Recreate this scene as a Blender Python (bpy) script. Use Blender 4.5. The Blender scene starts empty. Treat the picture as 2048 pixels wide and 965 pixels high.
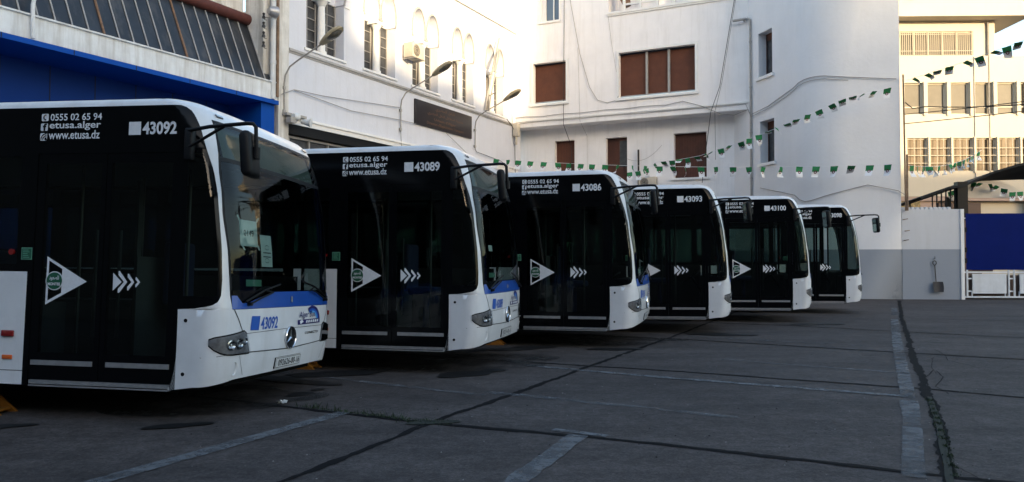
import bpy, math, random
from mathutils import Vector, Matrix
from mathutils.geometry import tessellate_polygon
R = math.radians
SC = bpy.context.scene
COL = SC.collection
random.seed(7)

# ------------------------------------------------------------------ camera, sky, sun, exposure
cam = bpy.data.cameras.new("camera")
cam.sensor_width = 36.0
cam.lens = 1539.5 / 2048 * 36
cam.clip_end = 2000
camo = bpy.data.objects.new("camera", cam)
camo.location = (0, 0, 1.4776)
camo.rotation_euler = (R(90 + 1.391), 0, 0)
COL.objects.link(camo)
SC.camera = camo

SUN_DIR = Vector((0.50, -0.85, 0.150)).normalized()       # towards the sun
elev = math.asin(SUN_DIR.z)
azim = math.atan2(SUN_DIR.x, SUN_DIR.y)
W = bpy.data.worlds.new("World")
SC.world = W
W.use_nodes = True
nt = W.node_tree
sky = nt.nodes.new("ShaderNodeTexSky")
sky.sky_type = 'NISHITA'
sky.sun_disc = False
sky.sun_elevation = elev
sky.sun_rotation = azim
sky.air_density = 1.0
sky.dust_density = 1.7
sky.ozone_density = 1.2
bg = nt.nodes["Background"]
nt.links.new(sky.outputs[0], bg.inputs[0])
bg.inputs[1].default_value = 0.15

sun = bpy.data.lights.new("sun", 'SUN')
sun.energy = 2.0
sun.angle = R(0.7)
sun.color = (1.0, 0.77, 0.47)
suno = bpy.data.objects.new("sun", sun)
suno.rotation_euler = SUN_DIR.to_track_quat('Z', 'Y').to_euler()
COL.objects.link(suno)

SC.view_settings.view_transform = 'Standard'
SC.view_settings.look = 'None'
SC.view_settings.gamma = 1.0
SC.view_settings.exposure = 2.2

# ------------------------------------------------------------------ materials
MATS = {}
RND = {"bus_white", "bus_black"}
def mat(name, col, rough=0.6, metal=0.0, spec=0.5, var=0.0, scale=6.0, dark=None, bump=0.0, coat=0.0, bscale=40.0, stain=0.0, stainz=None):
    """procedural material: a base colour broken up by two noises, optional drip stains and bump"""
    m = bpy.data.materials.new(name)
    m.use_nodes = True
    n = m.node_tree.nodes
    l = m.node_tree.links
    b = n["Principled BSDF"]
    b.inputs["Roughness"].default_value = rough
    b.inputs["Metallic"].default_value = metal
    b.inputs["Specular IOR Level"].default_value = spec
    b.inputs["Coat Weight"].default_value = coat
    c4 = (*col, 1)
    b.inputs["Base Color"].default_value = c4
    tc = n.new("ShaderNodeTexCoord")
    src = None
    coord = tc.outputs["Object"]
    if name in RND:                  # every bus carries its own dirt
        oi = n.new("ShaderNodeObjectInfo"); ml = n.new("ShaderNodeMath"); ml.operation = 'MULTIPLY'; ml.inputs[1].default_value = 37.0
        l.new(oi.outputs["Random"], ml.inputs[0]); va = n.new("ShaderNodeVectorMath"); va.operation = 'ADD'
        l.new(coord, va.inputs[0]); l.new(ml.outputs[0], va.inputs[1]); coord = va.outputs[0]
    if var > 0:
        d = dark or tuple(c * (1 - var) for c in col)
        nz = n.new("ShaderNodeTexNoise"); nz.inputs["Scale"].default_value = scale; nz.inputs["Detail"].default_value = 8; nz.inputs["Roughness"].default_value = 0.65
        l.new(coord, nz.inputs["Vector"])
        rp = n.new("ShaderNodeValToRGB"); rp.color_ramp.elements[0].position = 0.33; rp.color_ramp.elements[1].position = 0.66
        rp.color_ramp.elements[0].color = (*d, 1); rp.color_ramp.elements[1].color = c4
        l.new(nz.outputs["Fac"], rp.inputs["Fac"])
        src = rp.outputs["Color"]
    if stain > 0:
        mp = n.new("ShaderNodeMapping"); mp.inputs["Scale"].default_value = (2.2, 2.2, 0.18)
        l.new(coord, mp.inputs["Vector"])
        n2 = n.new("ShaderNodeTexNoise"); n2.inputs["Scale"].default_value = 1.6; n2.inputs["Detail"].default_value = 7; n2.inputs["Roughness"].default_value = 0.7
        l.new(mp.outputs["Vector"], n2.inputs["Vector"])
        r2 = n.new("ShaderNodeValToRGB"); r2.color_ramp.elements[0].position = 0.5 if stain < 0.4 else 0.43; r2.color_ramp.elements[1].position = 0.75 if stain < 0.4 else 0.64
        r2.color_ramp.elements[0].color = (0, 0, 0, 1); r2.color_ramp.elements[1].color = (stain,) * 3 + (1,)
        l.new(n2.outputs["Fac"], r2.inputs["Fac"])
        mx = n.new("ShaderNodeMix"); mx.data_type = 'RGBA'
        l.new(r2.outputs["Color"], mx.inputs["Factor"])
        if src: l.new(src, mx.inputs["A"])
        else: mx.inputs["A"].default_value = c4
        mx.inputs["B"].default_value = (0.33, 0.29, 0.24, 1)
        src = mx.outputs["Result"]
    if stainz:                      # painted dado: a second colour below a height
        zc, c2 = stainz
        sx = n.new("ShaderNodeSeparateXYZ"); l.new(tc.outputs["Object"], sx.inputs[0])
        lt = n.new("ShaderNodeMath"); lt.operation = 'LESS_THAN'; lt.inputs[1].default_value = zc
        l.new(sx.outputs["Z"], lt.inputs[0])
        mx = n.new("ShaderNodeMix"); mx.data_type = 'RGBA'
        l.new(lt.outputs[0], mx.inputs["Factor"])
        if src: l.new(src, mx.inputs["A"])
        else: mx.inputs["A"].default_value = c4
        mx.inputs["B"].default_value = (*c2, 1)
        src = mx.outputs["Result"]
    if src: l.new(src, b.inputs["Base Color"])
    if bump > 0:
        nb = n.new("ShaderNodeTexNoise"); nb.inputs["Scale"].default_value = bscale; nb.inputs["Detail"].default_value = 6
        l.new(tc.outputs["Object"], nb.inputs["Vector"])
        bp = n.new("ShaderNodeBump"); bp.inputs["Strength"].default_value = bump; bp.inputs["Distance"].default_value = 0.02
        l.new(nb.outputs["Fac"], bp.inputs["Height"]); l.new(bp.outputs["Normal"], b.inputs["Normal"])
    MATS[name] = m
    return m

def glass(name, tint, refl=1.0, rough=0.02):
    """one sheet of tinted glazing: tinted see-through plus a fresnel mirror"""
    m = bpy.data.materials.new(name); m.use_nodes = True
    n = m.node_tree.nodes; l = m.node_tree.links
    n.remove(n["Principled BSDF"])
    out = n["Material Output"]
    tr = n.new("ShaderNodeBsdfTransparent"); tr.inputs[0].default_value = (*tint, 1)
    gl = n.new("ShaderNodeBsdfGlossy"); gl.inputs["Roughness"].default_value = rough
    gl.inputs[0].default_value = (refl, refl, refl, 1)
    lw = n.new("ShaderNodeFresnel"); lw.inputs["IOR"].default_value = 1.55
    mx = n.new("ShaderNodeMixShader")
    l.new(lw.outputs[0], mx.inputs[0]); l.new(tr.outputs[0], mx.inputs[1]); l.new(gl.outputs[0], mx.inputs[2])
    l.new(mx.outputs[0], out.inputs[0])
    MATS[name] = m
    return m

def worn(name, col, amount, scale, rough=0.8, stretch=(1, 1, 1)):
    """paint or spilt oil lying on the ground with holes worn through it"""
    m = bpy.data.materials.new(name); m.use_nodes = True
    n = m.node_tree.nodes; l = m.node_tree.links
    b = n["Principled BSDF"]; b.inputs["Base Color"].default_value = (*col, 1); b.inputs["Roughness"].default_value = rough
    tc = n.new("ShaderNodeTexCoord")
    mp = n.new("ShaderNodeMapping"); mp.inputs["Scale"].default_value = stretch
    l.new(tc.outputs["Object"], mp.inputs[0])
    nz = n.new("ShaderNodeTexNoise"); nz.inputs["Scale"].default_value = scale; nz.inputs["Detail"].default_value = 9; nz.inputs["Roughness"].default_value = 0.7
    l.new(mp.outputs[0], nz.inputs["Vector"])
    rp = n.new("ShaderNodeMapRange"); rp.inputs["From Min"].default_value = 0.5 - amount * 0.35; rp.inputs["From Max"].default_value = 0.75 - amount * 0.2
    l.new(nz.outputs["Fac"], rp.inputs["Value"])
    tr = n.new("ShaderNodeBsdfTransparent")
    mx = n.new("ShaderNodeMixShader")
    l.new(rp.outputs[0], mx.inputs[0]); l.new(tr.outputs[0], mx.inputs[1]); l.new(b.outputs[0], mx.inputs[2])
    l.new(mx.outputs[0], n["Material Output"].inputs[0])
    MATS[name] = m
    return m

M = MATS
mat("bus_white", (0.70, 0.715, 0.735), 0.30, spec=0.5, coat=0.3, var=0.12, scale=2.5, stain=0.28)
mat("bus_black", (0.0022, 0.0026, 0.0036), 0.14, spec=0.16, var=0.3, scale=9)
mat("trim_black", (0.006, 0.0065, 0.008), 0.5, spec=0.2, var=0.3, scale=20)
mat("underbody", (0.006, 0.006, 0.006), 0.9, spec=0.1)
mat("blue_paint", (0.012, 0.075, 0.36), 0.3, coat=0.3, var=0.12, scale=5)
mat("decal_white", (0.72, 0.74, 0.77), 0.45, var=0.12, scale=25)
mat("decal_blue", (0.012, 0.09, 0.42), 0.45, var=0.1, scale=25)
mat("decal_navy", (0.012, 0.012, 0.11), 0.45)
mat("decal_light_blue", (0.10, 0.32, 0.62), 0.45)
mat("decal_green", (0.004, 0.085, 0.042), 0.5)
mat("decal_mint", (0.13, 0.32, 0.22), 0.5)
mat("decal_dark", (0.02, 0.022, 0.025), 0.5)
mat("silver", (0.42, 0.42, 0.43), 0.38, metal=0.6, var=0.25, scale=14)
mat("chrome", (0.75, 0.76, 0.78), 0.12, metal=1.0)
mat("lamp_housing", (0.36, 0.37, 0.39), 0.3, metal=0.4, coat=1.0, var=0.45, scale=18)
mat("lamp_chrome", (0.62, 0.64, 0.68), 0.18, metal=1.0, coat=1.0, var=0.5, scale=60)
mat("red_lens", (0.22, 0.01, 0.01), 0.2, coat=0.5)
mat("orange_lens", (0.65, 0.12, 0.02), 0.25, coat=0.5)
mat("tyre", (0.012, 0.012, 0.012), 0.85, var=0.3, scale=20)
mat("rim", (0.25, 0.25, 0.25), 0.5, metal=0.5, var=0.3, scale=10)
mat("seat_blue", (0.006, 0.011, 0.05), 0.8, var=0.3, scale=30)
mat("interior_grey", (0.05, 0.054, 0.054), 0.6, var=0.2, scale=5)
mat("interior_dark", (0.02, 0.02, 0.022), 0.7, var=0.2, scale=8)
mat("display_grey", (0.15, 0.165, 0.14), 0.55, var=0.25, scale=5)  # grey-olive, lightened to carry the reflection on the display cover
mat("handrail_yellow", (0.02, 0.02, 0.018), 0.4)
mat("paper", (0.74, 0.80, 0.76), 0.8, var=0.1, scale=12)
mat("plate_white", (0.62, 0.63, 0.63), 0.4)
glass("windshield_glass", (0.56, 0.68, 0.68), 0.48)
glass("door_glass", (0.46, 0.55, 0.52), 0.55)
glass("lens_glass", (0.85, 0.87, 0.9), 1.0)
mat("chock_yellow", (0.30, 0.12, 0.010), 0.6, var=0.35, scale=9)

mat("plaster", (0.665, 0.675, 0.73), 0.85, spec=0.2, var=0.07, scale=0.8, bump=0.3, bscale=9, stain=0.16)
mat("plaster_back", (0.85, 0.825, 0.82), 0.85, spec=0.2, var=0.08, scale=0.9, bump=0.3, bscale=9, stain=0.2)
mat("plaster_tower", (0.72, 0.72, 0.735), 0.85, spec=0.2, var=0.07, scale=0.6, bump=0.25, bscale=8, stain=0.06, stainz=(1.865, (0.27, 0.295, 0.335)))
mat("plaster_low", (0.575, 0.58, 0.60), 0.85, spec=0.2, var=0.07, scale=0.9, bump=0.25, bscale=8, stain=0.16, stainz=(1.865, (0.27, 0.295, 0.335)))
mat("plaster_worn", (0.72, 0.70, 0.66), 0.9, spec=0.2, var=0.22, scale=2.0, bump=0.4, bscale=14, stain=0.75)
mat("ledge_white", (0.74, 0.76, 0.77), 0.8, spec=0.2, var=0.14, scale=3, bump=0.3, bscale=20, stain=0.5)
mat("trim_white", (0.80, 0.79, 0.77), 0.7, var=0.06, scale=4, stain=0.12)
mat("moulding_grey", (0.42, 0.41, 0.40), 0.8, var=0.25, scale=6)
mat("garage_blue", (0.002, 0.032, 0.20), 0.6, spec=0.12, var=0.12, scale=0.7)
mat("garage_blue_trim", (0.003, 0.065, 0.34), 0.6, spec=0.12, var=0.1, scale=2)
mat("joint_dark", (0.005, 0.008, 0.02), 0.8)
mat("skylight_glass", (0.022, 0.026, 0.034), 0.35, spec=0.5, var=0.5, scale=1.3, stain=0.18)
mat("glazing_bar", (0.42, 0.41, 0.40), 0.7, var=0.3, scale=12)
mat("rust_bar", (0.26, 0.15, 0.09), 0.8, var=0.4, scale=10)
mat("maroon_pipe", (0.10, 0.022, 0.015), 0.7, var=0.35, scale=6)
mat("window_dark", (0.075, 0.077, 0.082), 0.15, spec=0.5, var=0.5, scale=3)
mat("window_sky", (0.10, 0.13, 0.17), 0.06, spec=0.9)  # blue in the base colour carries the sky's reflection
mat("window_grey", (0.145, 0.13, 0.105), 0.35, spec=0.06, var=0.2, scale=0.8)
mat("window_tan", (0.17, 0.125, 0.08), 0.35, spec=0.06, var=0.35, scale=0.9)
mat("frame_grey", (0.36, 0.345, 0.33), 0.7, var=0.2, scale=6)
mat("shutter_brown", (0.13, 0.042, 0.020), 0.75, var=0.22, scale=3)
mat("shutter_dark", (0.085, 0.028, 0.016), 0.75, var=0.3, scale=3)
mat("cable_grey", (0.30, 0.28, 0.26), 0.8)
mat("cable_dark", (0.03, 0.028, 0.027), 0.8)
mat("pipe_grey", (0.38, 0.36, 0.33), 0.7, var=0.25, scale=5)
mat("pipe_rust", (0.26, 0.17, 0.11), 0.85, var=0.5, scale=5)
mat("lamp_olive", (0.40, 0.33, 0.21), 0.6, var=0.25, scale=6)
mat("lamp_lens", (0.10, 0.09, 0.07), 0.15, spec=0.6)
mat("plaque_black", (0.020, 0.014, 0.016), 0.3, spec=0.5, var=0.4, scale=3)
mat("plaque_bronze", (0.16, 0.085, 0.045), 0.5, metal=0.2)
mat("ac_cream", (0.55, 0.49, 0.40), 0.6, var=0.15, scale=6)
mat("ac_grille", (0.10, 0.09, 0.075), 0.6)
mat("cream_wall", (0.52, 0.47, 0.385), 0.85, spec=0.2, var=0.06, scale=0.5, bump=0.15, bscale=5, stain=0.10)
mat("cream_panel", (0.34, 0.25, 0.21), 0.8, var=0.06, scale=0.6)  # pinkish tone darkened to carry the canopy's shade
mat("brown_panel", (0.10, 0.065, 0.05), 0.8, var=0.15, scale=1)
mat("stone_yellow", (0.36, 0.27, 0.13), 0.9, var=0.65, scale=7)
mat("gate_blue", (0.001, 0.010, 0.12), 0.7, spec=0.08, var=0.15, scale=1.2)
mat("gate_white", (0.66, 0.69, 0.72), 0.5, var=0.1, scale=5, stain=0.25)
mat("canopy_dark", (0.022, 0.025, 0.028), 0.7, spec=0.1, var=0.4, scale=3)
mat("canopy_white", (0.62, 0.58, 0.52), 0.7, var=0.1, scale=2)
mat("shovel_dark", (0.03, 0.03, 0.035), 0.6, metal=0.3, var=0.4, scale=10)
mat("flag_green", (0.012, 0.17, 0.055), 0.8)
mat("flag_white", (0.70, 0.71, 0.73), 0.8)
mat("flag_red", (0.10, 0.012, 0.014), 0.8)
mat("porcelain", (0.03, 0.028, 0.028), 0.3)
mat("blocker_wall", (0.30, 0.29, 0.28), 0.9, var=0.3, scale=0.3)  # walls of the unseen blocks added at right
mat("backdrop_wall", (0.09, 0.085, 0.08), 0.9, var=0.3, scale=0.3)
worn("road_paint", (0.100, 0.105, 0.113), 0.70, 5.0, 0.8)
worn("road_paint_faint", (0.10, 0.105, 0.113), 0.30, 4.0, 0.8)
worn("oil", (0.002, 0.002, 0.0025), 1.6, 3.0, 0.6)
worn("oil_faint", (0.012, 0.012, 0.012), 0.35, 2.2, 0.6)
mat("joint_fill", (0.010, 0.010, 0.011), 0.95, spec=0.1, var=0.5, scale=14)
mat("grass_blade", (0.016, 0.036, 0.011), 0.8, var=0.4, scale=8)
mat("moss", (0.010, 0.014, 0.008), 0.95, var=0.5, scale=25)
mat("litter_grey", (0.22, 0.21, 0.2), 0.9)
mat("litter", (0.6, 0.6, 0.58), 0.8)

def ground_material():
    m = bpy.data.materials.new("yard_concrete"); m.use_nodes = True
    n = m.node_tree.nodes; l = m.node_tree.links
    b = n["Principled BSDF"]; b.inputs["Roughness"].default_value = 0.85; b.inputs["Specular IOR Level"].default_value = 0.25
    tc = n.new("ShaderNodeTexCoord")
    def noise(scale, detail, rough, vec=None):
        x = n.new("ShaderNodeTexNoise"); x.inputs["Scale"].default_value = scale; x.inputs["Detail"].default_value = detail; x.inputs["Roughness"].default_value = rough
        l.new(vec or tc.outputs["Object"], x.inputs["Vector"]); return x.outputs["Fac"]
    def ramp(v, p0, p1, c0, c1):
        r = n.new("ShaderNodeValToRGB"); r.color_ramp.elements[0].position = p0; r.color_ramp.elements[1].position = p1
        r.color_ramp.elements[0].color = (*c0, 1); r.color_ramp.elements[1].color = (*c1, 1)
        l.new(v, r.inputs[0]); return r.outputs[0]
    def mul(a, c, f):
        x = n.new("ShaderNodeMix"); x.data_type = 'RGBA'; x.blend_type = 'MULTIPLY'; x.inputs["Factor"].default_value = f
        l.new(a, x.inputs["A"]); l.new(c, x.inputs["B"]); return x.outputs["Result"]
    base = ramp(noise(0.35, 6, 0.6), 0.3, 0.7, (0.060, 0.051, 0.049), (0.084, 0.073, 0.070))
    mp = n.new("ShaderNodeMapping"); mp.inputs["Rotation"].default_value = (0, 0, R(26)); mp.inputs["Scale"].default_value = (0.35, 1.4, 1)
    l.new(tc.outputs["Object"], mp.inputs[0])
    c = mul(base, ramp(noise(0.9, 8, 0.7, mp.outputs[0]), 0.35, 0.62, (0.52, 0.52, 0.53), (1.05, 1.05, 1.05)), 0.8)
    c = mul(c, ramp(noise(3.5, 10, 0.75), 0.38, 0.6, (0.62, 0.60, 0.59), (1.08, 1.08, 1.08)), 0.8)
    c = mul(c, ramp(noise(14, 8, 0.75), 0.35, 0.65, (0.62, 0.62, 0.62), (1.22, 1.22, 1.22)), 0.75)
    c = mul(c, ramp(noise(45, 4, 0.7), 0.3, 0.7, (0.45, 0.45, 0.45), (1.5, 1.5, 1.5)), 0.85)
    vo = n.new("ShaderNodeTexVoronoi"); vo.inputs["Scale"].default_value = 16; l.new(tc.outputs["Object"], vo.inputs["Vector"])
    c = mul(c, ramp(vo.outputs["Distance"], 0.03, 0.075, (2.2, 2.2, 2.2), (1, 1, 1)), 0.5)
    l.new(c, b.inputs["Base Color"])
    bp = n.new("ShaderNodeBump"); bp.inputs["Strength"].default_value = 0.5; bp.inputs["Distance"].default_value = 0.01
    l.new(noise(60, 6, 0.7), bp.inputs["Height"]); l.new(bp.outputs[0], b.inputs["Normal"])
    MATS["ground"] = m
ground_material()

# ------------------------------------------------------------------ mesh helpers
class MB:
    def __init__(self): self.v = []; self.f = []; self.m = []
    def quad(self, a, b, c, d, m=0):
        i = len(self.v); self.v += [tuple(a), tuple(b), tuple(c), tuple(d)]; self.f.append((i, i+1, i+2, i+3)); self.m.append(m); return self
    def poly(self, pts, m=0):
        i = len(self.v); self.v += [tuple(p) for p in pts]; self.f.append(tuple(range(i, i+len(pts)))); self.m.append(m); return self
    def box(self, x0, x1, y0, y1, z0, z1, m=0, bev=0.0):
        if bev > 0: return self.bevbox(x0, x1, y0, y1, z0, z1, bev, m)
        i = len(self.v)
        self.v += [(x0,y0,z0),(x1,y0,z0),(x1,y1,z0),(x0,y1,z0),(x0,y0,z1),(x1,y0,z1),(x1,y1,z1),(x0,y1,z1)]
        for f in ((0,3,2,1),(4,5,6,7),(0,1,5,4),(1,2,6,5),(2,3,7,6),(3,0,4,7)):
            self.f.append(tuple(i+k for k in f)); self.m.append(m)
        return self
    def bevbox(self, x0, x1, y0, y1, z0, z1, b, m=0):
        import bmesh
        bm = bmesh.new(); bmesh.ops.create_cube(bm, size=1)
        for v in bm.verts: v.co = Vector(((x0+x1)/2+v.co.x*(x1-x0), (y0+y1)/2+v.co.y*(y1-y0), (z0+z1)/2+v.co.z*(z1-z0)))
        bmesh.ops.bevel(bm, geom=bm.edges[:], offset=b, segments=3, affect='EDGES', profile=0.5)
        self.add_bm(bm, m); bm.free(); return self
    def add_bm(self, bm, m=0):
        bm.verts.index_update(); i = len(self.v)
        self.v += [tuple(v.co) for v in bm.verts]
        for f in bm.faces: self.f.append(tuple(i+v.index for v in f.verts)); self.m.append(m)
    def grid(self, rows, m=0):
        i = len(self.v); nr = len(rows); nc = len(rows[0])
        for r in rows: self.v += [tuple(p) for p in r]
        for a in range(nr-1):
            for b in range(nc-1):
                self.f.append((i+a*nc+b, i+a*nc+b+1, i+(a+1)*nc+b+1, i+(a+1)*nc+b)); self.m.append(m)
        return self
    def tube(self, pts, r, n=8, m=0, cap=True):
        pts = [Vector(p) for p in pts]; rows = []
        for k, p in enumerate(pts):
            d = (pts[min(k+1, len(pts)-1)] - pts[max(k-1, 0)]).normalized()
            u = d.orthogonal().normalized() if k == 0 else (pu - d*pu.dot(d)).normalized()
            pu = u; w = d.cross(u); rr = r[k] if isinstance(r, (list, tuple)) else r
            rows.append([p + (u*math.cos(a)+w*math.sin(a))*rr for a in [2*math.pi*j/n for j in range(n)]])
        i = len(self.v)
        for row in rows: self.v += [tuple(q) for q in row]
        for a in range(len(rows)-1):
            for b in range(n):
                self.f.append((i+a*n+b, i+a*n+(b+1)%n, i+(a+1)*n+(b+1)%n, i+(a+1)*n+b)); self.m.append(m)
        if cap:
            self.f.append(tuple(i+b for b in range(n))); self.m.append(m)
            self.f.append(tuple(i+(len(rows)-1)*n+b for b in range(n))); self.m.append(m)
        return self
    def holes(self, outer, hs, fn, m=0):
        loops = [[Vector((p[0], p[1], 0)) for p in L] for L in [outer]+list(hs)]
        flat = [p for L in loops for p in L]
        i = len(self.v); self.v += [tuple(fn(p.x, p.y)) for p in flat]
        for t in tessellate_polygon(loops): self.f.append(tuple(i+k for k in t)); self.m.append(m)
        return self
    def build(self, name, mats, parent=None, smooth=False, loc=None):
        me = bpy.data.meshes.new(name); me.from_pydata(self.v, [], self.f)
        if not isinstance(mats, (list, tuple)): mats = [mats]
        for x in mats: me.materials.append(MATS[x])
        if len(mats) > 1: me.polygons.foreach_set("material_index", self.m)
        if smooth:
            import bmesh
            bm = bmesh.new(); bm.from_mesh(me); bmesh.ops.remove_doubles(bm, verts=bm.verts[:], dist=1e-4); bm.to_mesh(me); bm.free()
            me.polygons.foreach_set("use_smooth", [True]*len(me.polygons))
            me.set_sharp_from_angle(angle=R(38))
        me.update()
        o = bpy.data.objects.new(name, me); COL.objects.link(o)
        if parent: o.parent = parent
        if loc: o.location = loc
        return o

def tag(o, label=None, cat=None, group=None, kind=None):
    if label: o["label"] = label
    if cat: o["category"] = cat
    if group: o["group"] = group
    if kind: o["kind"] = kind
    return o
def empty(name, loc, rz=0.0, **k):
    o = bpy.data.objects.new(name, None); o.empty_display_size = 0.3
    o.location = loc; o.rotation_euler = (0, 0, rz); COL.objects.link(o)
    return tag(o, **k)
KIDS = {}
def kids(o): return [c for c in bpy.data.objects if c.parent == o]
def copy_tree(o, parent=None):
    c = o.copy(); COL.objects.link(c); c.parent = parent
    for ch in kids(o): copy_tree(ch, c)
    return c

_TXT = {}
def text_geo(body, bold=0.018):
    """letters of the built-in font as a flat mesh, scaled to a unit box"""
    key = (body, bold)
    if key not in _TXT:
        cu = bpy.data.curves.new("lettering", 'FONT'); cu.body = body; cu.offset = bold; cu.resolution_u = 4
        ob = bpy.data.objects.new("lettering", cu); COL.objects.link(ob)
        dg = bpy.context.evaluated_depsgraph_get(); dg.update()
        me = bpy.data.meshes.new_from_object(ob.evaluated_get(dg))
        vs = [v.co.copy() for v in me.vertices]; fs = [tuple(p.vertices) for p in me.polygons]
        x0 = min(v.x for v in vs); x1 = max(v.x for v in vs); y0 = min(v.y for v in vs); y1 = max(v.y for v in vs)
        _TXT[key] = ([((v.x-x0)/(x1-x0), (v.y-y0)/(y1-y0)) for v in vs], fs)
        bpy.data.objects.remove(ob); bpy.data.curves.remove(cu); bpy.data.meshes.remove(me)
    return _TXT[key]
def text(mb, body, x0, x1, y0, y1, fn, m=0, bold=0.018, italic=0.0):
    vs, fs = text_geo(body, bold); i = len(mb.v)
    mb.v += [tuple(fn(x0+(x1-x0)*a+italic*b*(y1-y0), y0+(y1-y0)*b)) for a, b in vs]
    for f in fs: mb.f.append(tuple(i+k for k in f)); mb.m.append(m)
def disc(cx, cy, r, n=28, a0=0, a1=2*math.pi, ry=None):
    return [(cx+r*math.cos(a0+(a1-a0)*k/n), cy+(ry or r)*math.sin(a0+(a1-a0)*k/n)) for k in range(n)]
def lerp_table(tab, x):
    if x <= tab[0][0]: return tab[0][1]
    for (a, b), (c, d) in zip(tab, tab[1:]):
        if x <= c: return b + (d-b)*(x-a)/(c-a)
    return tab[-1][1]
def frange(a, b, n): return [a+(b-a)*k/n for k in range(n+1)]
def sag(a, b, s, n=14):
    a = Vector(a); b = Vector(b)
    return [a.lerp(b, k/n) - Vector((0, 0, 4*s*(k/n)*(1-k/n))) for k in range(n+1)]
def wobble(pts, amp):
    return [Vector(p)+Vector((random.uniform(-amp, amp), random.uniform(-amp, amp), random.uniform(-amp, amp))) for p in pts]

# ------------------------------------------------------------------ ground
g = MB().quad((-260, -260, 0), (260, -260, 0), (260, 260, 0), (-260, 260, 0)).build("ground", "ground")
tag(g, "dark worn concrete yard of large slabs under the parked buses", "ground", kind="structure")

def strip(name, pts, width, material, z, jit=0.25, step=0.09, meander=0.0, taper=False):
    mb = MB(); P = []
    for (a, b) in zip(pts, pts[1:]):
        a = Vector((*a, 0)); b = Vector((*b, 0)); n = max(2, int((b-a).length/step))
        for k in range(n): P.append(a.lerp(b, k/n))
    P.append(Vector((*pts[-1], 0)))
    rows = []; w1 = w2 = 0; off = 0
    for k, p in enumerate(P):
        d = (P[min(k+1, len(P)-1)]-P[max(k-1, 0)]).normalized(); nn = Vector((-d.y, d.x, 0))
        w1 = 0.6*w1+0.4*random.uniform(-1, 1); w2 = 0.6*w2+0.4*random.uniform(-1, 1); off = 0.93*off+random.uniform(-1, 1)*meander
        w = width/2
        if taper: w *= 1-0.8*k/len(P)
        rows.append([p+nn*(off+w*(1+jit*2.4*w1))+Vector((0, 0, z)), p+nn*(off-w*(1+jit*2.4*w2))+Vector((0, 0, z))])
    mb.grid(rows)
    return mb.build(name, material, g)
JO = [[(-4.6, -1.5), (-1.6, 5.0), (-0.74, 6.98), (1.21, 10.97), (3.57, 15.83), (4.68, 18.23), (7.8, 25)],
      [(0.0, -1.0), (2.91, 5.15), (3.81, 6.91), (4.48, 8.3), (6.56, 12.69), (9.3, 18.35), (13.93, 27.75)],
      [(-6.9, 10.0), (-2.77, 8.02), (-0.69, 6.97), (1.11, 6.22), (2.94, 5.29), (5.5, 4.05), (12, 0.9)],
      [(-3.5, 12.9), (-0.18, 11.3), (1.86, 10.39), (4.65, 8.87), (5.47, 8.26), (14, 4.1)],
      [(0.5, 15.6), (2.95, 14.43), (4.3, 13.53), (6.31, 12.21), (7.56, 11.41), (17, 6.6)],
      [(3.5, 18.6), (6.22, 17.26), (7.96, 15.83), (9.39, 14.71), (18, 10.2)],
      [(-1, 1.2), (2.0, -0.3), (6, -2.3)], [(10, 19.5), (16, 16.6), (22, 13.7)]]
for q, (pts, w) in enumerate(zip(JO, (0.075, 0.10, 0.07, 0.06, 0.07, 0.07, 0.06, 0.05))):
    strip("slab_joint", pts, w, "joint_fill", 0.004 + 0.0005*q, 0.35, 0.06, 0.006)
for pts, w in [([(6.93, 12.67), (6.66, 11.88), (6.37, 11.3)], 0.03), ([(5.05, 9.51), (5.63, 10.28), (5.41, 9.72), (4.93, 8.96), (4.84, 8.62), (4.78, 8.46)], 0.03), ([(6.35, 11.64), (5.76, 10.62), (5.48, 10.01)], 0.02), ([(6.37, 11.3), (6.34, 10.47)], 0.02), ([(3.17, 5.59), (3.15, 5.33), (3.13, 5.18)], 0.025), ([(1.23, 7.3), (1.36, 7.38)], 0.025), ([(1.61, 7.19), (1.7, 7.1)], 0.02), ([(2.7, 6.69), (2.74, 6.65)], 0.03)]:
    strip("surface_crack", pts, w*.33, "joint_fill", 0.0085, 0.5, 0.06, 0.006)
for pts, w, mt in (([(3.09, 11.41), (5.23, 9.93)], 0.10, "road_paint_faint"), ([(0.2, 10.77), (1.74, 9.76), (4.31, 8.31)], 0.13, "road_paint"),
                   ([(-0.3, 8.62), (1.37, 7.67), (2.1, 7.2)], 0.13, "road_paint_faint"), ([(-1.62, 7.46), (-2.75, 5.15), (-3.6, 3.4)], 0.15, "road_paint"),
                   ([(0.56, 6.5), (0.0, 5.1), (-0.6, 3.8)], 0.17, "road_paint"), ([(0.36, 6.72), (0.80, 6.47)], 0.09, "road_paint"),
                   ([(-3.4, 10.4), (-1.6, 9.2), (-0.3, 8.4)], 0.12, "road_paint_faint"), ([(3.4, 14.9), (6.0, 13.2)], 0.10, "road_paint_faint"),
                   ([(-5.6, 7.3), (-4.4, 6.4)], 0.14, "road_paint_faint")):
    strip("painted_line", pts, w, mt, 0.0075, 0.12, 0.05)
for k in range(17):                                       # the broken painted band along the long joint
    t0 = k/17; L = [(2.72, 5.25), (3.62, 7.0), (4.3, 8.4), (6.4, 12.8), (9.15, 18.45), (11.6, 23.4)]
    def along(t):
        x = t*(len(L)-1); i = min(int(x), len(L)-2); f = x-i
        return (L[i][0]+(L[i+1][0]-L[i][0])*f, L[i][1]+(L[i+1][1]-L[i][1])*f)
    if k == 14: continue
    strip("painted_line", [along(t0), along(t0+0.0605)], random.uniform(0.14, 0.17), "road_paint" if k % 3 else "road_paint_faint", 0.0075, 0.08, 0.12)

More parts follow.
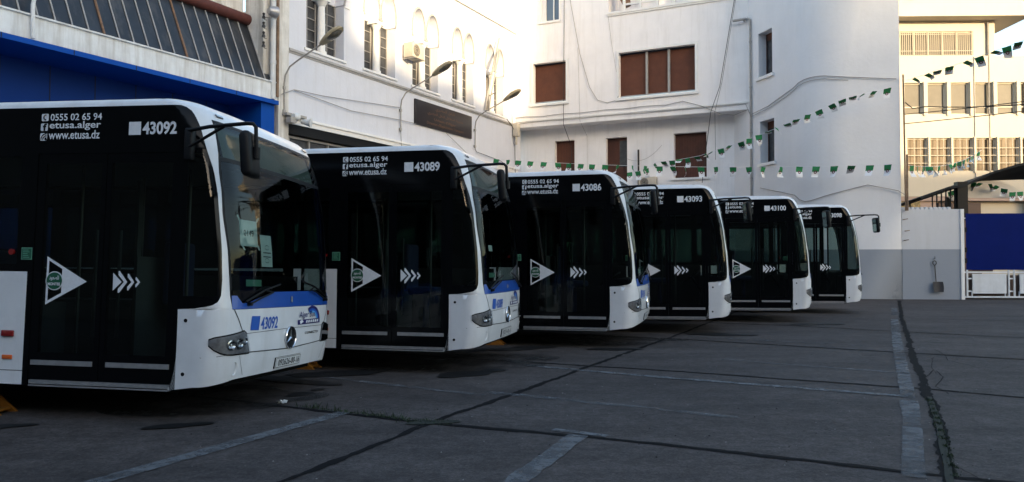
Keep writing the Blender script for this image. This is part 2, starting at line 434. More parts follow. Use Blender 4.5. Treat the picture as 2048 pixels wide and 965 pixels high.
def blob(name, cx, cy, rx, ry, rot, material, z=0.0105, rough=0.25):
    mb = MB(); n = 40; pts = []; ph = [random.uniform(0, 6.28) for _ in range(5)]
    for k in range(n):
        a = 2*math.pi*k/n; r = 1+sum(rough/(j+1)*math.sin((j+2)*a+ph[j]) for j in range(5))*0.6
        x, y = rx*r*math.cos(a), ry*r*math.sin(a)
        pts.append((cx+x*math.cos(rot)-y*math.sin(rot), cy+x*math.sin(rot)+y*math.cos(rot), z))
    mb.poly(pts); return mb.build(name, material, g)
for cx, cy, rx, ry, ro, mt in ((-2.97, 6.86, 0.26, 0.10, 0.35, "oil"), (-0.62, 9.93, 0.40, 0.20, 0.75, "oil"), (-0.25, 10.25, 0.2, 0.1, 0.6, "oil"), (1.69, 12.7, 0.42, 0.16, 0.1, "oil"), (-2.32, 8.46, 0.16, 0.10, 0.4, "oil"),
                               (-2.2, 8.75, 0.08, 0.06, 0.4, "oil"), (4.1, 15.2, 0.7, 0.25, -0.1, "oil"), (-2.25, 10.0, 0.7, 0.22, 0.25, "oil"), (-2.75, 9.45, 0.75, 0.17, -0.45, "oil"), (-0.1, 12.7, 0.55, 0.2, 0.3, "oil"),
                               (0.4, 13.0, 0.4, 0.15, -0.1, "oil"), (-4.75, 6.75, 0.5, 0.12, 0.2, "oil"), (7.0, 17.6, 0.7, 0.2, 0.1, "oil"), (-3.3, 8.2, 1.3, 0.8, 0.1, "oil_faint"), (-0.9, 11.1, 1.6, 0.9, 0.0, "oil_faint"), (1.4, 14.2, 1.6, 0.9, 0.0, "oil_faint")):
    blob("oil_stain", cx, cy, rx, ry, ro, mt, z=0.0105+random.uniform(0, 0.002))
# weeds in the joints
def weeds(path, n, hmax, spread):
    mb = MB()
    for _ in range(n):
        t = random.random()*(len(path)-1); i = min(int(t), len(path)-2); f = t-i
        cx = path[i][0]+(path[i+1][0]-path[i][0])*f; cy = path[i][1]+(path[i+1][1]-path[i][1])*f
        c = Vector((cx+random.gauss(0, spread), cy+random.gauss(0, spread), 0.004)); h = random.uniform(0.25, 1)*hmax*max(0.3, math.sin(t*37+1.7)); a = random.uniform(0, 6.28)
        w = Vector((math.cos(a), math.sin(a), 0))*random.uniform(0.003, 0.007); lean = Vector((random.gauss(0, 0.45), random.gauss(0, 0.45), 1))*h
        mb.v += [tuple(c-w), tuple(c+w), tuple(c+lean*0.6+w*0.8), tuple(c+lean)]; k = len(mb.v)
        mb.f.append((k-4, k-3, k-2, k-1)); mb.m.append(0)
    return mb
wb = weeds([(-2.15, 7.78), (-1.5, 7.42), (-0.95, 7.12)], 380, 0.085, 0.022)
w2 = weeds([(3.0, 5.25), (3.81, 6.91), (4.45, 8.25)], 1300, 0.034, 0.018)
w3 = weeds([(-0.95, 7.1), (-0.55, 6.97)], 500, 0.025, 0.06)
for x in (w2, w3):
    i = len(wb.v); wb.v += x.v; wb.f += [tuple(i+k for k in f) for f in x.f]; wb.m += x.m
tag(wb.build("weeds", "grass_blade"), "low green weeds growing in the slab joints", "weeds", kind="stuff")
strip("moss_strip", [(2.75, 4.8), (2.91, 5.15), (3.81, 6.91), (4.48, 8.3)], 0.05, "moss", 0.0092, 0.16, 0.12)
blob("moss_patch", -0.72, 7.0, 0.22, 0.09, 0.2, "moss", 0.0095)
gr_ = MB()
for k in range(420):
    Y = random.uniform(4.2, 16); c = Vector((random.uniform(-.45, .62)*Y, Y, .004)); r_ = random.uniform(.003, .009)
    for j in range(4): gr_.v.append(tuple(c+Vector((r_*math.cos(j*1.57+k)*random.uniform(.7, 1.3), r_*math.sin(j*1.57+k)*random.uniform(.7, 1.3), 0))))
    gr_.v.append(tuple(c+Vector((0, 0, r_*.8)))); i = len(gr_.v)-5
    for j in range(4): gr_.f.append((i+j, i+(j+1) % 4, i+4)); gr_.m.append(k % 2)
tag(gr_.build("grit", ["litter_grey", "joint_fill"]), "scattered grit and tiny stones on the concrete yard", "grit", kind="stuff")
lt = MB()
for k in range(5):
    a = k*1.3; lt.quad((0, 0, 0.004+k*.004), (0.05*math.cos(a), 0.05*math.sin(a), 0.01), (0.06*math.cos(a+.6), 0.06*math.sin(a+.6), 0.03), (0.03*math.cos(a+1.2), 0.03*math.sin(a+1.2), 0.04))
tag(lt.build("paper_scrap", "litter", loc=(-2.36, 7.93, 0.0)), "small crumpled scrap of white paper on the dark concrete", "litter")

# ------------------------------------------------------------------ the city bus
WID = 2.55
PROF = [(0.25, .38), (0.28, .40), (.40, .45), (.60, .48), (1.0, .48), (1.15, .465), (1.6, .445), (2.1, .39), (2.5, .305), (2.7, .24), (2.85, .165), (2.905, .115), (2.945, .065), (2.98, -.02)]
INS = [(2.905, 0.0), (2.93, 0.008), (2.945, 0.016), (2.965, 0.034), (2.98, 0.06)]
def prof(z): return lerp_table(PROF, z)
def corner(d):
    if d >= 0.30: return 0.0
    d = max(d, 0.0); return 0.20*(1-math.sqrt(max(0, 1-((0.30-d)/0.30)**2)))
def front_s(t, z): return prof(z)-0.05*((t-WID/2)/(WID/2))**2-corner(min(t, WID-t))
def s_edge(z): return front_s(0.0, z)
def SP0(p, z):
    ins = lerp_table(INS, z)
    if p <= 0: return Vector((s_edge(z)+p, ins, z))
    if p >= WID: return Vector((s_edge(z)-(p-WID), WID-ins, z))
    t = p*(1-2*ins/WID)+ins
    return Vector((front_s(p, z), t, z))
def SP(p, z, off=0.0):
    a = SP0(p, z)
    if off == 0: return a
    e = 0.01
    dp = SP0(p+e, z)-SP0(p-e, z); dz = SP0(p, min(z+e, 2.98))-SP0(p, z-e)
    n = dp.cross(dz)
    n = n.normalized() if n.length > 1e-9 else Vector((1, 0, 0))
    if n.dot(a-Vector((-1.5, WID/2, z))) < 0: n = -n
    return a+n*off
def dense(a, b):
    """param samples between a and b, closer together round the two corners"""
    ks = sorted({a, b, *[x for x in (-.3, -.15, -.05, 0, .006, .015, .03, .05, .075, .1, .13, .17, .21, .26, .31, .36, .41, .5, .7, .95, 1.275, 1.6, 1.85, 2.05, 2.14, 2.19, 2.24, 2.29, 2.34, 2.38, 2.42, 2.45, 2.475, 2.5, 2.52, 2.535, 2.544, 2.55, 2.6, 2.7, 2.85) if a < x < b]})
    return ks
def rowpatch(mb, zs, pl, pr, n, off=0.0, m=0):
    mb.grid([[SP(pl(z)+(pr(z)-pl(z))*k/n, z, off) for k in range(n+1)] for z in zs], m)
def colpatch(mb, ps, zlo, zhi, n, off=0.0, m=0):
    mb.grid([[SP(p, zlo(p)+(zhi(p)-zlo(p))*k/n, off) for p in ps] for k in range(n+1)], m)
PK = [(1.03, -.228), (1.034, -.13), (1.04, -.06), (1.05, -.01), (1.07, .03), (1.10, .065), (1.15, .09), (1.3, .10), (2.3, .09), (2.5, .062), (2.8, .060), (2.86, .052), (2.89, .038), (2.905, .02)]
PL = [(1.03, .19), (1.15, .17), (1.55, .15), (1.9, .12), (2.3, .13), (2.8, .19), (2.86, .22)]
PLL = [(1.03, .19), (1.15, .165), (1.9, .115), (2.8, .125), (2.86, .14)]
pl2 = lambda z: lerp_table(PLL, z)
pk = lambda z: lerp_table(PK, z)
pl = lambda z: lerp_table(PL, z)
REAR = -11.35
def side(off=0.0): return lambda s, z: (s, -off, z)
def front(off=0.0): return lambda t, z: SP(t, z, off)

def arch(s0, r, z0, n=14):
    return [(s0-r*math.cos(math.pi*k/n), z0+r*0.98*math.sin(math.pi*k/n)) for k in range(n+1)]

def make_bus():
    bus = empty("city_bus", (0, 0, 0))
    # ---- white shell
    b = MB()
    zb = lambda p: lerp_table([(-.23, .30), (.04, .34), (.27, .385), (1.275, .39), (2.28, .385), (2.51, .34), (2.78, .30)], p)
    colpatch(b, dense(-.229, WID+.229), zb, lambda p: 1.03, 10)
    b.grid([[SP(p, 1.03), SP(p, 1.03)+Vector((-.02, 0, 0))] for p in (-.2, 0)])
    zz = frange(1.03, 1.12, 9)+frange(1.16, 2.82, 24)[0:]+[2.86, 2.89, 2.905]
    rowpatch(b, zz, pk, pl, 6)
    rowpatch(b, zz, lambda z: WID-pl2(z), lambda z: WID-pk(z), 6)
    hs = [2.80, 2.82, 2.86, 2.89, 2.905]
    rowpatch(b, hs, pl, lambda z: WID-pl2(z), 30)
    ups = [2.905, 2.93, 2.945, 2.965, 2.98]
    b.grid([[SP(p, z) for p in dense(-.30, WID+.30)] for z in ups])
    for sgn in (0, 1):                                     # roof edge along the sides
        b.grid([[Vector((s, (lerp_table(INS, z) if sgn == 0 else WID-lerp_table(INS, z)), z)) for s in (REAR, s_edge(z)-.30)] for z in ups])
    ts = frange(.06, WID-.06, 18)
    rows = []
    for t in ts:
        s1 = front_s((t-.06)/(1-2*.06/WID), 2.98)
        row = []
        for k in range(9):
            f = k/8; s = s1-0.9*f*f
            row.append((s, t, 2.98+.075*(1-abs((t-WID/2)/(WID/2-.06))**2.5)*min(1, (s1-s)/.6)**.6))
        row.append((REAR, t, row[-1][2]))
        rows.append(row)
    b.grid(rows)
    lowz = 0.30
    outer = [(REAR, lowz)]+arch(-8.35, .56, lowz)+arch(-2.42, .56, lowz)+[(-1.56, lowz), (-1.555, 1.35), (REAR, 1.35)]
    b.holes(outer, [], lambda s, z: (s, 0, z))
    b.holes(outer[:-2]+[(-.0, lowz), (0, 1.03), (-1.0, 1.06), (-1.1, 1.35), (REAR, 1.35)], [], lambda s, z: (s, WID, z))
    b.quad((REAR, 0, .3), (REAR, WID, .3), (REAR, WID, 2.9), (REAR, 0, 2.9))
    b.build("body", "bus_white", bus, smooth=True)
    # ---- black upper sides
    f = MB()
    rowpatch(f, [2.50, 2.6, 2.7, 2.8, 2.86, 2.89, 2.905], lambda z: -.30, pk, 12)
    for z0, z1 in zip([2.50, 2.6, 2.7, 2.8, 2.86, 2.89], [2.6, 2.7, 2.8, 2.86, 2.89, 2.905]):
        f.quad((REAR, 0, z0), (s_edge(z0)-.30, 0, z0), (s_edge(z1)-.30, 0, z1), (REAR, 0, z1))
        f.quad((REAR, WID, z0), (s_edge(z0)-.30, WID, z0), (s_edge(z1)-.30, WID, z1), (REAR, WID, z1))
    rowpatch(f, [2.50, 2.6, 2.7, 2.8, 2.86, 2.89, 2.905], lambda z: WID-pk(z), lambda z: WID+.30, 12)
    # mask round the quarter lights
    def qm(zs, a, c, n=6):
        rowpatch(f, zs, a, c, n); rowpatch(f, zs, lambda z: WID-c(z), lambda z: WID-a(z), n)
    sl = lambda s: (lambda z: s-s_edge(z))
    qm(frange(1.035, 1.15, 10), sl(0.0), pk, 8)
    qm(frange(1.15, 2.47, 14), sl(0.0), sl(0.045), 1)
    qm(frange(1.15, 2.47, 14), lambda z: pk(z)-.03, pk, 2)
    qm([2.47, 2.50], sl(0.0), pk, 8)
    f.box(-1.56, -1.503, 0.0, .05, .30, 2.5); f.box(-.057, -.001, 0.0, .05, .30, 2.5); f.box(-1.503, -.057, 0.0, .05, 2.465, 2.5)
    # side window bars
    for t0, t1 in ((0.0, .04), (WID-.04, WID)):
        smax = -1.56 if t0 == 0 else -.1
        f.box(REAR, smax, t0, t1, 1.35, 1.42); f.box(REAR, smax, t0, t1, 2.44, 2.50)
        for s in ([REAR+.05, -9.8, -8.2, -6.6, -5.0, -3.4, -1.62] if t0 == 0 else [REAR+.05, -9.8, -8.2, -6.6, -5.0, -3.4, -1.9, -.16]): f.box(s-.06, s+.06, t0, t1, 1.42, 2.44)
    colpatch(f, dense(.2, WID-.2), lambda p: 1.03, lambda p: 1.205, 3)
    f.build("black_trim", "bus_black", bus, smooth=True)
    # ---- glazing
    w = MB(); rowpatch(w, frange(1.205, 2.80, 22), pl, lambda z: WID-pl2(z), 30)
    w.build("windshield", "windshield_glass", bus, smooth=True)
    e = MB()                                               # black printed border of the windshield
    rowpatch(e, frange(1.205, 2.8, 22), pl, lambda z: pl(z)+.022, 2, .002); rowpatch(e, frange(1.205, 2.8, 22), lambda z: WID-pl2(z)-.02, lambda z: WID-pl2(z), 2, .002)
    rowpatch(e, [2.765, 2.80], pl, lambda z: WID-pl2(z), 30, .002); rowpatch(e, [2.405, 2.445], pl, lambda z: WID-pl2(z), 30, .002)
    e.build("windshield_seal", "trim_black", bus, smooth=True)
    for sd in (0, 1):
        q = MB()
        a = (lambda z: .045-s_edge(z)); c = (lambda z: pk(z)-.03)
        if sd == 0: rowpatch(q, frange(1.15, 2.47, 14), a, c, 8)
        else: rowpatch(q, frange(1.15, 2.47, 14), lambda z: WID-c(z), lambda z: WID-a(z), 8)
        q.build("quarter_window", "door_glass", bus, smooth=True)
    for s0, s1 in ((-11.24, -9.86), (-9.74, -8.26), (-8.14, -6.66), (-6.54, -5.06), (-4.94, -3.46), (-3.34, -1.68)):
        MB().quad((s0, .012, 1.42), (s1, .012, 1.42), (s1, .012, 2.44), (s0, .012, 2.44)).build("side_window", "door_glass", bus)
        s1 = min(s1, -1.96)
        MB().quad((s0, WID-.012, 1.42), (s1, WID-.012, 1.42), (s1, WID-.012, 2.44), (s0, WID-.012, 2.44)).build("side_window", "door_glass", bus)
    MB().quad((-1.84, WID-.012, 1.42), (-.22, WID-.012, 1.42), (-.22, WID-.012, 2.44), (-1.84, WID-.012, 2.44)).build("side_window", "door_glass", bus)
    # ---- doors
    for s0, s1, k in ((-1.50, -.783, 0), (-.777, -.06, 1)):
        d = MB(); g0, g1 = s0+.05+.035*(1-k), s1-.05
        d.holes([(s0, .35), (s1, .35), (s1, 2.462), (s0, 2.462)], [[(g0, .60), (g1, .60), (g1, 2.37), (g0, 2.37)]], lambda s, z: (s, .006, z))
        d.box(s0+.004, s1-.004, .007, .045, .352, .60); d.box(s0+.004, g0, .007, .045, .60, 2.46); d.box(g1, s1-.004, .007, .045, .60, 2.46)
        dr = d.build("door", "bus_black", bus)
        MB().quad((g0, .010, .60), (g1, .010, .60), (g1, .010, 2.37), (g0, .010, 2.37)).build("door_glass", "door_glass", dr)
        bs0, bs1 = ((-1.474, -.839), (-.70, -.067))[k]
        MB().box(bs0, bs1, -.006, .005, .487, .531).build("kick_strip", "silver", dr)
        MB().tube([(s0+.12 if k else s1-.12, .07, .75), (s0+.12 if k else s1-.12, .07, 1.75)], .016, 8).build("grab_handle", "handrail_yellow", dr)
        c = MB(); fn = lambda s, z: (s, -.004, z); fn2 = lambda s, z: (s, -.007, z); fn3 = lambda s, z: (s, -.010, z)
        if k == 0:
            x0, x1, z0, z1, zm = -1.352, -.930, 1.045, 1.495, 1.265
            def edge(x, top): f_ = (x-x0)/(x1-x0); return (z1-(z1-zm)*f_) if top else (z0+(zm-z0)*f_)
            xa = x0+.022; xm = -1.19; tk = .027
            c.poly([(x0, -.002, z0), (xa, -.002, edge(xa, 0)), (xa, -.002, edge(xa, 1)), (x0, -.002, z1)], 0)
            c.poly([(xa, -.002, edge(xa, 1)-tk), (xm, -.002, edge(xm, 1)-tk), (xm, -.002, edge(xm, 1)), (xa, -.002, edge(xa, 1))], 0)
            c.poly([(xa, -.002, edge(xa, 0)), (xm, -.002, edge(xm, 0)), (xm, -.002, edge(xm, 0)+tk), (xa, -.002, edge(xa, 0)+tk)], 0)
            c.poly([(xm, -.002, edge(xm, 0)), (x1, -.002, zm), (xm, -.002, edge(xm, 1))], 0)
            c.poly([fn(*q) for q in disc(-1.265, 1.268, .092, ry=.088)], 0); c.poly([fn2(*q) for q in disc(-1.265, 1.268, .082, ry=.079)], 1)
            text(c, "\uFEA9\uFEEE\uFECC\uFEBC\uFEE0\uFEDF", -1.315, -1.215, 1.268, 1.318, fn3, 0, .02)
            text(c, "MONTEE", -1.33, -1.20, 1.225, 1.252, fn3, 0, .03)
            c.build("arrow_decal", ["decal_white", "decal_green"], dr)
        else:
            zc = 1.268
            c.poly([fn(-.66, zc-.083), fn(-.572, zc), fn(-.66, zc+.083)])
            for xx, hh, tip, th in ((-.607, .10, .092, .034), (-.513, .076, .070, .030), (-.432, .046, .048, .024)):
                c.poly([fn(xx, zc+hh), fn(xx+th*.4, zc+hh), fn(xx+tip, zc), fn(xx+tip-th, zc), fn(xx, zc+hh-th*1.05)])
                c.poly([fn(xx, zc-hh), fn(xx+th*.4, zc-hh), fn(xx+tip, zc), fn(xx+tip-th, zc), fn(xx, zc-hh+th*1.05)])
            c.build("chevron_decal", "decal_white", dr)
    MB().box(-1.477, -.062, -.012, .05, .314, .348).box(-1.477, -.062, -.016, .05, .292, .305).build("door_sill", "silver", bus)
    # ---- lettering on the fascia
    c = MB(); sf = side(.003); sg = side(.0055)
    def icon(x, z, sx, sz): c.poly([sf(x+sx*a, z+sz*q) for a, q in ((.1, 0), (.9, 0), (1, .1), (1, .9), (.9, 1), (.1, 1), (0, .9), (0, .1))], 0)
    icon(-1.488, 2.775, .074, .070); icon(-1.493, 2.682, .076, .071); icon(-1.495, 2.589, .074, .071)
    arc = [(-1.438+.026*math.cos(a), 2.810+.027*math.sin(a)) for a in [math.pi*.62+math.pi*.76*k/10 for k in range(11)]]
    for (x, z), (x2, z2) in zip(arc, arc[1:]): c.poly([sg(x-.006, z), sg(x2-.006, z2), sg(x2+.007, z2), sg(x+.007, z)], 1)
    for zz_ in (2.832, 2.788): c.poly([sg(-1.455, zz_-.006), sg(-1.437, zz_-.006), sg(-1.437, zz_+.006), sg(-1.455, zz_+.006)], 1)
    text(c, "f", -1.468, -1.428, 2.683, 2.752, sg, 1, .035)
    for r_ in (.022, .042, .062):
        pts = [(-1.427-r_*math.sin(a)*1.0, 2.598+r_*math.cos(a)) for a in frange(0, math.pi/2, 8)]
        for (x, z), (x2, z2) in zip(pts, pts[1:]):
            d = Vector((x+1.427, z-2.598)).normalized()*.010; d2 = Vector((x2+1.427, z2-2.598)).normalized()*.010
            c.poly([sg(x, z), sg(x2, z2), sg(x2-d2.x, z2-d2.y), sg(x-d.x, z-d.y)], 1)
    c.poly([sg(*q) for q in disc(-1.430, 2.601, .010, 10)], 1)
    text(c, "0555 02 65 94", -1.394, -.853, 2.777, 2.843, sf, 0, .016)
    text(c, "etusa.alger", -1.400, -.860, 2.683, 2.768, sf, 0, .016)
    text(c, "www.etusa.dz", -1.405, -.868, 2.600, 2.682, sf, 0, .016)
    c.build("contact_decal", ["decal_white", "bus_black"], bus)
    # ---- front details
    bl = MB()
    btop = lambda p: lerp_table([(.16, 1.158), (.25, 1.158), (.33, 1.086), (.42, 1.088), (.90, 1.19), (1.91, 1.195), (2.20, 1.10), (2.30, 1.10), (2.34, 1.17), (2.42, 1.17)], p)
    colpatch(bl, [.185, .22, .25, .29, .33, .42, .6, .9, 1.1, 1.275, 1.6, 1.91, 2.05, 2.2, 2.25, 2.3, 2.34, 2.365], lambda p: 1.033, btop, 3, .003)
    bl.build("blue_band", "blue_paint", bus, smooth=True)
    def line(pts, wd=.006):
        gp = MB()
        for (p0, z0), (p1, z1) in zip(pts, pts[1:]):
            n_ = max(2, int(abs(p1-p0)/.08)+1)
            dx, dz = p1-p0, z1-z0; L_ = math.hypot(dx, dz); ox, oz = -dz/L_*wd/2, dx/L_*wd/2
            gp.grid([[SP(p0+dx*k/n_+ox, z0+dz*k/n_+oz, .0025), SP(p0+dx*k/n_-ox, z0+dz*k/n_-oz, .0025)] for k in range(n_+1)])
        gp.build("panel_gap", "decal_dark", bus)
    line([(.21, 1.03), (.46, .62)], .012); line([(WID-.21, 1.03), (WID-.46, .62)], .012)
    line([(.46, .622), (.8, .612), (1.275, .60), (1.75, .612), (WID-.46, .622)], .010)
    line([(.36, .80), (.95, .806), (1.275, .81), (1.6, .806), (WID-.36, .80)], .005)
    line([(.22, .375), (.22, .385)], .004)
    line([(.0, .60), (.14, .618)], .005); line([(.30, .60), (.40, .415)], .004); line([(WID-.30, .60), (WID-.40, .415)], .004)
    sl_ = MB()
    sl_.quad((-1.83, -.002, .425), (-1.557, -.002, .425), (-1.557, -.002, .431), (-1.83, -.002, .431)); sl_.build("panel_gap", "decal_dark", bus)
    for sd in (0, 1):
        P = (lambda p: p) if sd == 0 else (lambda p: WID-p)
        ps = [.018, .045, .09, .14, .2, .26, .31, .36, .40, .425, .455]
        lo = [(.018, .715), (.05, .665), (.10, .635), (.16, .622), (.455, .622)]
        hi = [(.018, .755), (.05, .775), (.36, .822), (.395, .815), (.455, .64)]
        h = MB(); h.grid([[SP(P(p), lerp_table(lo, p)+(lerp_table(hi, p)-lerp_table(lo, p))*k/6, .005) for p in ps] for k in range(7)])
        hl = h.build("headlight", "lamp_housing", bus, smooth=True)
        for cp, cz, r_ in ((.185, .705, .048), (.29, .712, .052), (.375, .735, .036)):
            lm = MB(); rows = []
            for k in range(5):
                rr = r_*(1-k/4.0)+.001; rows.append([SP(P(cp+rr*math.cos(a)), cz+rr*math.sin(a), (.014, .016, .008, .007, .012)[k]) for a in frange(0, 2*math.pi, 18)])
            lm.grid(rows); lm.build("lamp_reflector", "lamp_chrome", hl, smooth=True)
        cv = MB(); cv.grid([[SP(P(p), lerp_table(lo, p)+(lerp_table(hi, p)-lerp_table(lo, p))*k/6, .020) for p in ps] for k in range(7)]); cv.build('lens_cover', 'lens_glass', hl, smooth=True)
        ed = MB()
        for a, c_ in zip(ps, ps[1:]):
            for T_, sg_ in ((lo, -1), (hi, 1)):
                ed.quad(SP(P(a), lerp_table(T_, a), .007), SP(P(c_), lerp_table(T_, c_), .007), SP(P(c_), lerp_table(T_, c_)+.014*sg_, .003), SP(P(a), lerp_table(T_, a)+.014*sg_, .003))
        ed.build("headlight_rim", "trim_black", hl)
        fg = MB(); rows = []
        for k in range(9):
            a = math.pi*.5-math.pi*k/8; rows.append([SP(P(.235+.03*math.cos(a)*1.0), .488+.055*math.sin(a), .003), SP(P(.235+.048*math.cos(a)), .488+.062*math.sin(a), .012)])
        fg.grid(rows); fg.build("bumper_recess", "bus_white", bus, smooth=True)
    em = MB(); ec = SP(1.275, .712); nrm = (SP(1.275, .712, 1)-ec)
    def ew(r, a, off): return SP(1.275+r*math.cos(a), .712+r*math.sin(a), off)
    em.grid([[ew(r, a, o) for a in frange(0, 2*math.pi, 32)] for r, o in ((.118, .004), (.117, .018), (.112, .024), (.107, .018), (.1065, .010))], 0)
    em.poly([ew(.107, a, .010) for a in frange(0, 2*math.pi, 32)[:-1]], 1)
    for k in range(3):
        a = math.pi/2+k*2*math.pi/3
        em.poly([ew(.0, 0, .028), ew(.016, a+1.05, .012), ew(.106, a, .016)], 0); em.poly([ew(.0, 0, .028), ew(.106, a, .016), ew(.016, a-1.05, .012)], 0)
    em.build("emblem", ["chrome", "trim_black"], bus, smooth=False)
    MB().poly([SP(1.30+.018*math.cos(a), 1.11+.034*math.sin(a), .012) for a in frange(0, 6.283, 14)[:-1]]).tube([SP(1.30, 1.09, .01), SP(1.30, 1.135, .016)], .007, 6).build("washer_nozzle", "silver", bus)
    lg = MB(); fr = front(.004); f2 = front(.007); f3 = front(.010)
    def band(r0, r1, m, fn_):
        A_ = frange(math.pi*.98, math.pi*0.0, 18)
        for a, a2 in zip(A_, A_[1:]):
            q = lambda r, x: (1.83+r*1.42*math.cos(x)+.02, .875+r*math.sin(x))
            if math.cos(a) < -.62: continue
            lg.poly([fn_(*q(r0, a)), fn_(*q(r1, a)), fn_(*q(r1, a2)), fn_(*q(r0, a2))], m)
    band(.155, .125, 0, fr); band(.125, .10, 1, fr); band(.10, .075, 2, fr)
    lg.grid([[SP(p, z, .005) for p in (1.455, 1.65, 1.85, 2.07)] for z in (.832, .885)], 0)
    lg.poly([f2(1.52, .835), f2(1.60, .86), f2(1.56, .888), f2(1.50, .87)], 3)
    for k in range(6): lg.poly([f2(1.66+k*.062, .846), f2(1.705+k*.062, .846), f2(1.712+k*.062, .874), f2(1.672+k*.062, .874)], 3)
    text(lg, "Alger Bus", 1.475, 1.90, .888, .972, f3, 0, .006, .25)
    lg.build("logo_decal", ["decal_navy", "decal_blue", "decal_light_blue", "decal_white"], bus)
    md = MB(); text(md, "CONECTO", 1.645, 2.028, .722, .748, fr, 0, .03, .2); md.build("model_lettering", "trim_black", bus)
    wc = MB(); rowpatch(wc, [1.045, 1.10, 1.17], lambda z: WID-.20, lambda z: WID-.085, 4, .004, 0)
    wc.poly([SP(WID-.14+.010*math.cos(a), 1.15+.012*math.sin(a), .007) for a in frange(0, 6.283, 10)[:-1]], 1)
    for a, a2 in zip(frange(-.6, 4.2, 12), frange(-.6, 4.2, 12)[1:]):
        wc.poly([SP(WID-.14+.034*math.cos(a), 1.085+.030*math.sin(a), .007), SP(WID-.14+.026*math.cos(a), 1.085+.023*math.sin(a), .007), SP(WID-.14+.026*math.cos(a2), 1.085+.023*math.sin(a2), .007), SP(WID-.14+.034*math.cos(a2), 1.085+.030*math.sin(a2), .007)], 1)
    wc.grid([[SP(WID-.146, z, .007), SP(WID-.134, z, .007)] for z in (1.09, 1.14)], 1); wc.grid([[SP(p, z, .007) for p in (WID-.146, WID-.112)] for z in (1.092, 1.102)], 1)
    wc.build("wheelchair_sticker", ["decal_blue", "decal_white"], bus)
    # wipers
    for pts, bl_ in (([(.42, 1.075), (.62, 1.13), (.85, 1.185)], [(.36, 1.10), (.70, 1.205), (1.02, 1.265)]), ([(2.2, 1.09), (1.95, 1.17), (1.75, 1.21)], [(2.28, 1.12), (1.9, 1.24), (1.55, 1.30)])):
        wp = MB(); wp.tube([SP(p, z, .035) for p, z in pts], .009, 6); wp.tube([SP(p, z, .022) for p, z in bl_], .010, 5); wp.tube([SP(*pts[-1], .035), SP(*bl_[1], .022)], .008, 5)
        wp.tube([SP(*pts[0], .0), SP(*pts[0], .05)], .018, 8)
        wp.build("wiper", "trim_black", bus)
    for p in (.33, WID-.33):
        rl = MB(); rl.grid([[SP(p+x, z, .014 if 0 < k < 3 else .002) for x in (-.05, -.04, .04, .05)] for k, z in enumerate((2.842, 2.848, 2.866, 2.872))]); rl.build("clearance_lamp", "lamp_housing", bus, smooth=True)
    # mirror
    mr = empty("mirror", (0, 0, 0)); mr.parent = bus
    MB().bevbox(.02, .10, -.055, .03, 2.38, 2.68, .02).build("mirror_mount", "trim_black", mr, smooth=True)
    am = MB(); am.tube([(.06, -.04, 2.655), (.30, -.09, 2.675), (.70, -.17, 2.68), (.765, -.185, 2.672), (.795, -.19, 2.64), (.805, -.19, 2.45)], .018, 8); am.tube([(.06, -.04, 2.50), (.20, -.065, 2.56), (.46, -.12, 2.672)], .015, 8)
    am.tube([(.805, -.19, 2.46), (.805, -.19, 2.36)], .036, 10); am.tube([(.805, -.19, 2.41), (.755, -.19, 2.41)], .024, 8)
    am.build("mirror_arm", "trim_black", mr, smooth=True)
    hb = MB(); hb.bevbox(-.048, .048, -.145, .145, -.20, .20, .042)
    ho = hb.build("mirror_housing", "trim_black", mr, smooth=True); ho.location = (.735, -.165, 2.40); ho.rotation_euler = (0, R(-5), R(10))
    mg = MB().quad((-.0495, -.115, -.165), (-.0495, .115, -.165), (-.0495, .115, .165), (-.0495, -.115, .165)).build("mirror_glass", "chrome", mr); mg.location = (.735, -.165, 2.40); mg.rotation_euler = (0, R(-5), R(10))
    # wheels
    for s in (-2.42, -8.35):
        for t in (.16, WID-.16):
            wh = empty("wheel", (s, t, .485)); wh.parent = bus
            ty = MB(); sg_ = -1 if t < 1 else 1
            rows = [[(r*math.cos(a), y, r*math.sin(a)) for a in frange(0, 2*math.pi, 32)] for r, y in ((.30, -.13), (.44, -.145), (.478, -.11), (.485, 0), (.478, .11), (.44, .145), (.30, .13))]
            ty.grid(rows); ty.build("tyre", "tyre", wh, smooth=True)
            rm = MB(); rm.grid([[(r*math.cos(a), sg_*y, r*math.sin(a)) for a in frange(0, 2*math.pi, 32)] for r, y in ((.31, .125), (.28, .13), (.24, .09), (.13, .08), (.12, .15), (.001, .155))])
            for k in range(10):
                a = k*math.pi/5; rm.tube([(.20*math.cos(a), sg_*.08, .20*math.sin(a)), (.20*math.cos(a), sg_*.11, .20*math.sin(a))], .014, 6)
            rm.build("rim", "rim", wh, smooth=True)
    MB().box(REAR+.1, -.02, .06, WID-.06, .31, .345).box(REAR+.3, -3.1, .5, WID-.5, .18, .31).box(-.02, .28, .35, WID-.35, .31, .36).build("underbody", "underbody", bus)
    # small things on the right-hand skirt
    MB().bevbox(-1.79, -1.66, -.022, 0, .74, .80, .010).build("side_marker", "red_lens", bus, smooth=True)
    MB().bevbox(-1.775, -1.67, -.012, 0, .53, .57, .005).build("side_reflector", "orange_lens", bus, smooth=True)
    MB().tube([(-1.727, 0, 1.533), (-1.727, -.02, 1.533)], .028, 14).build("emergency_button", "red_lens", bus, smooth=True)
    gs = MB(); gs.poly([side(.003)(x, z) for x, z in ((-1.63, 1.462), (-1.515, 1.462), (-1.515, 1.575), (-1.63, 1.575))], 1); gs.poly([side(.006)(x, z) for x, z in ((-1.622, 1.470), (-1.523, 1.470), (-1.523, 1.567), (-1.622, 1.567))], 0)
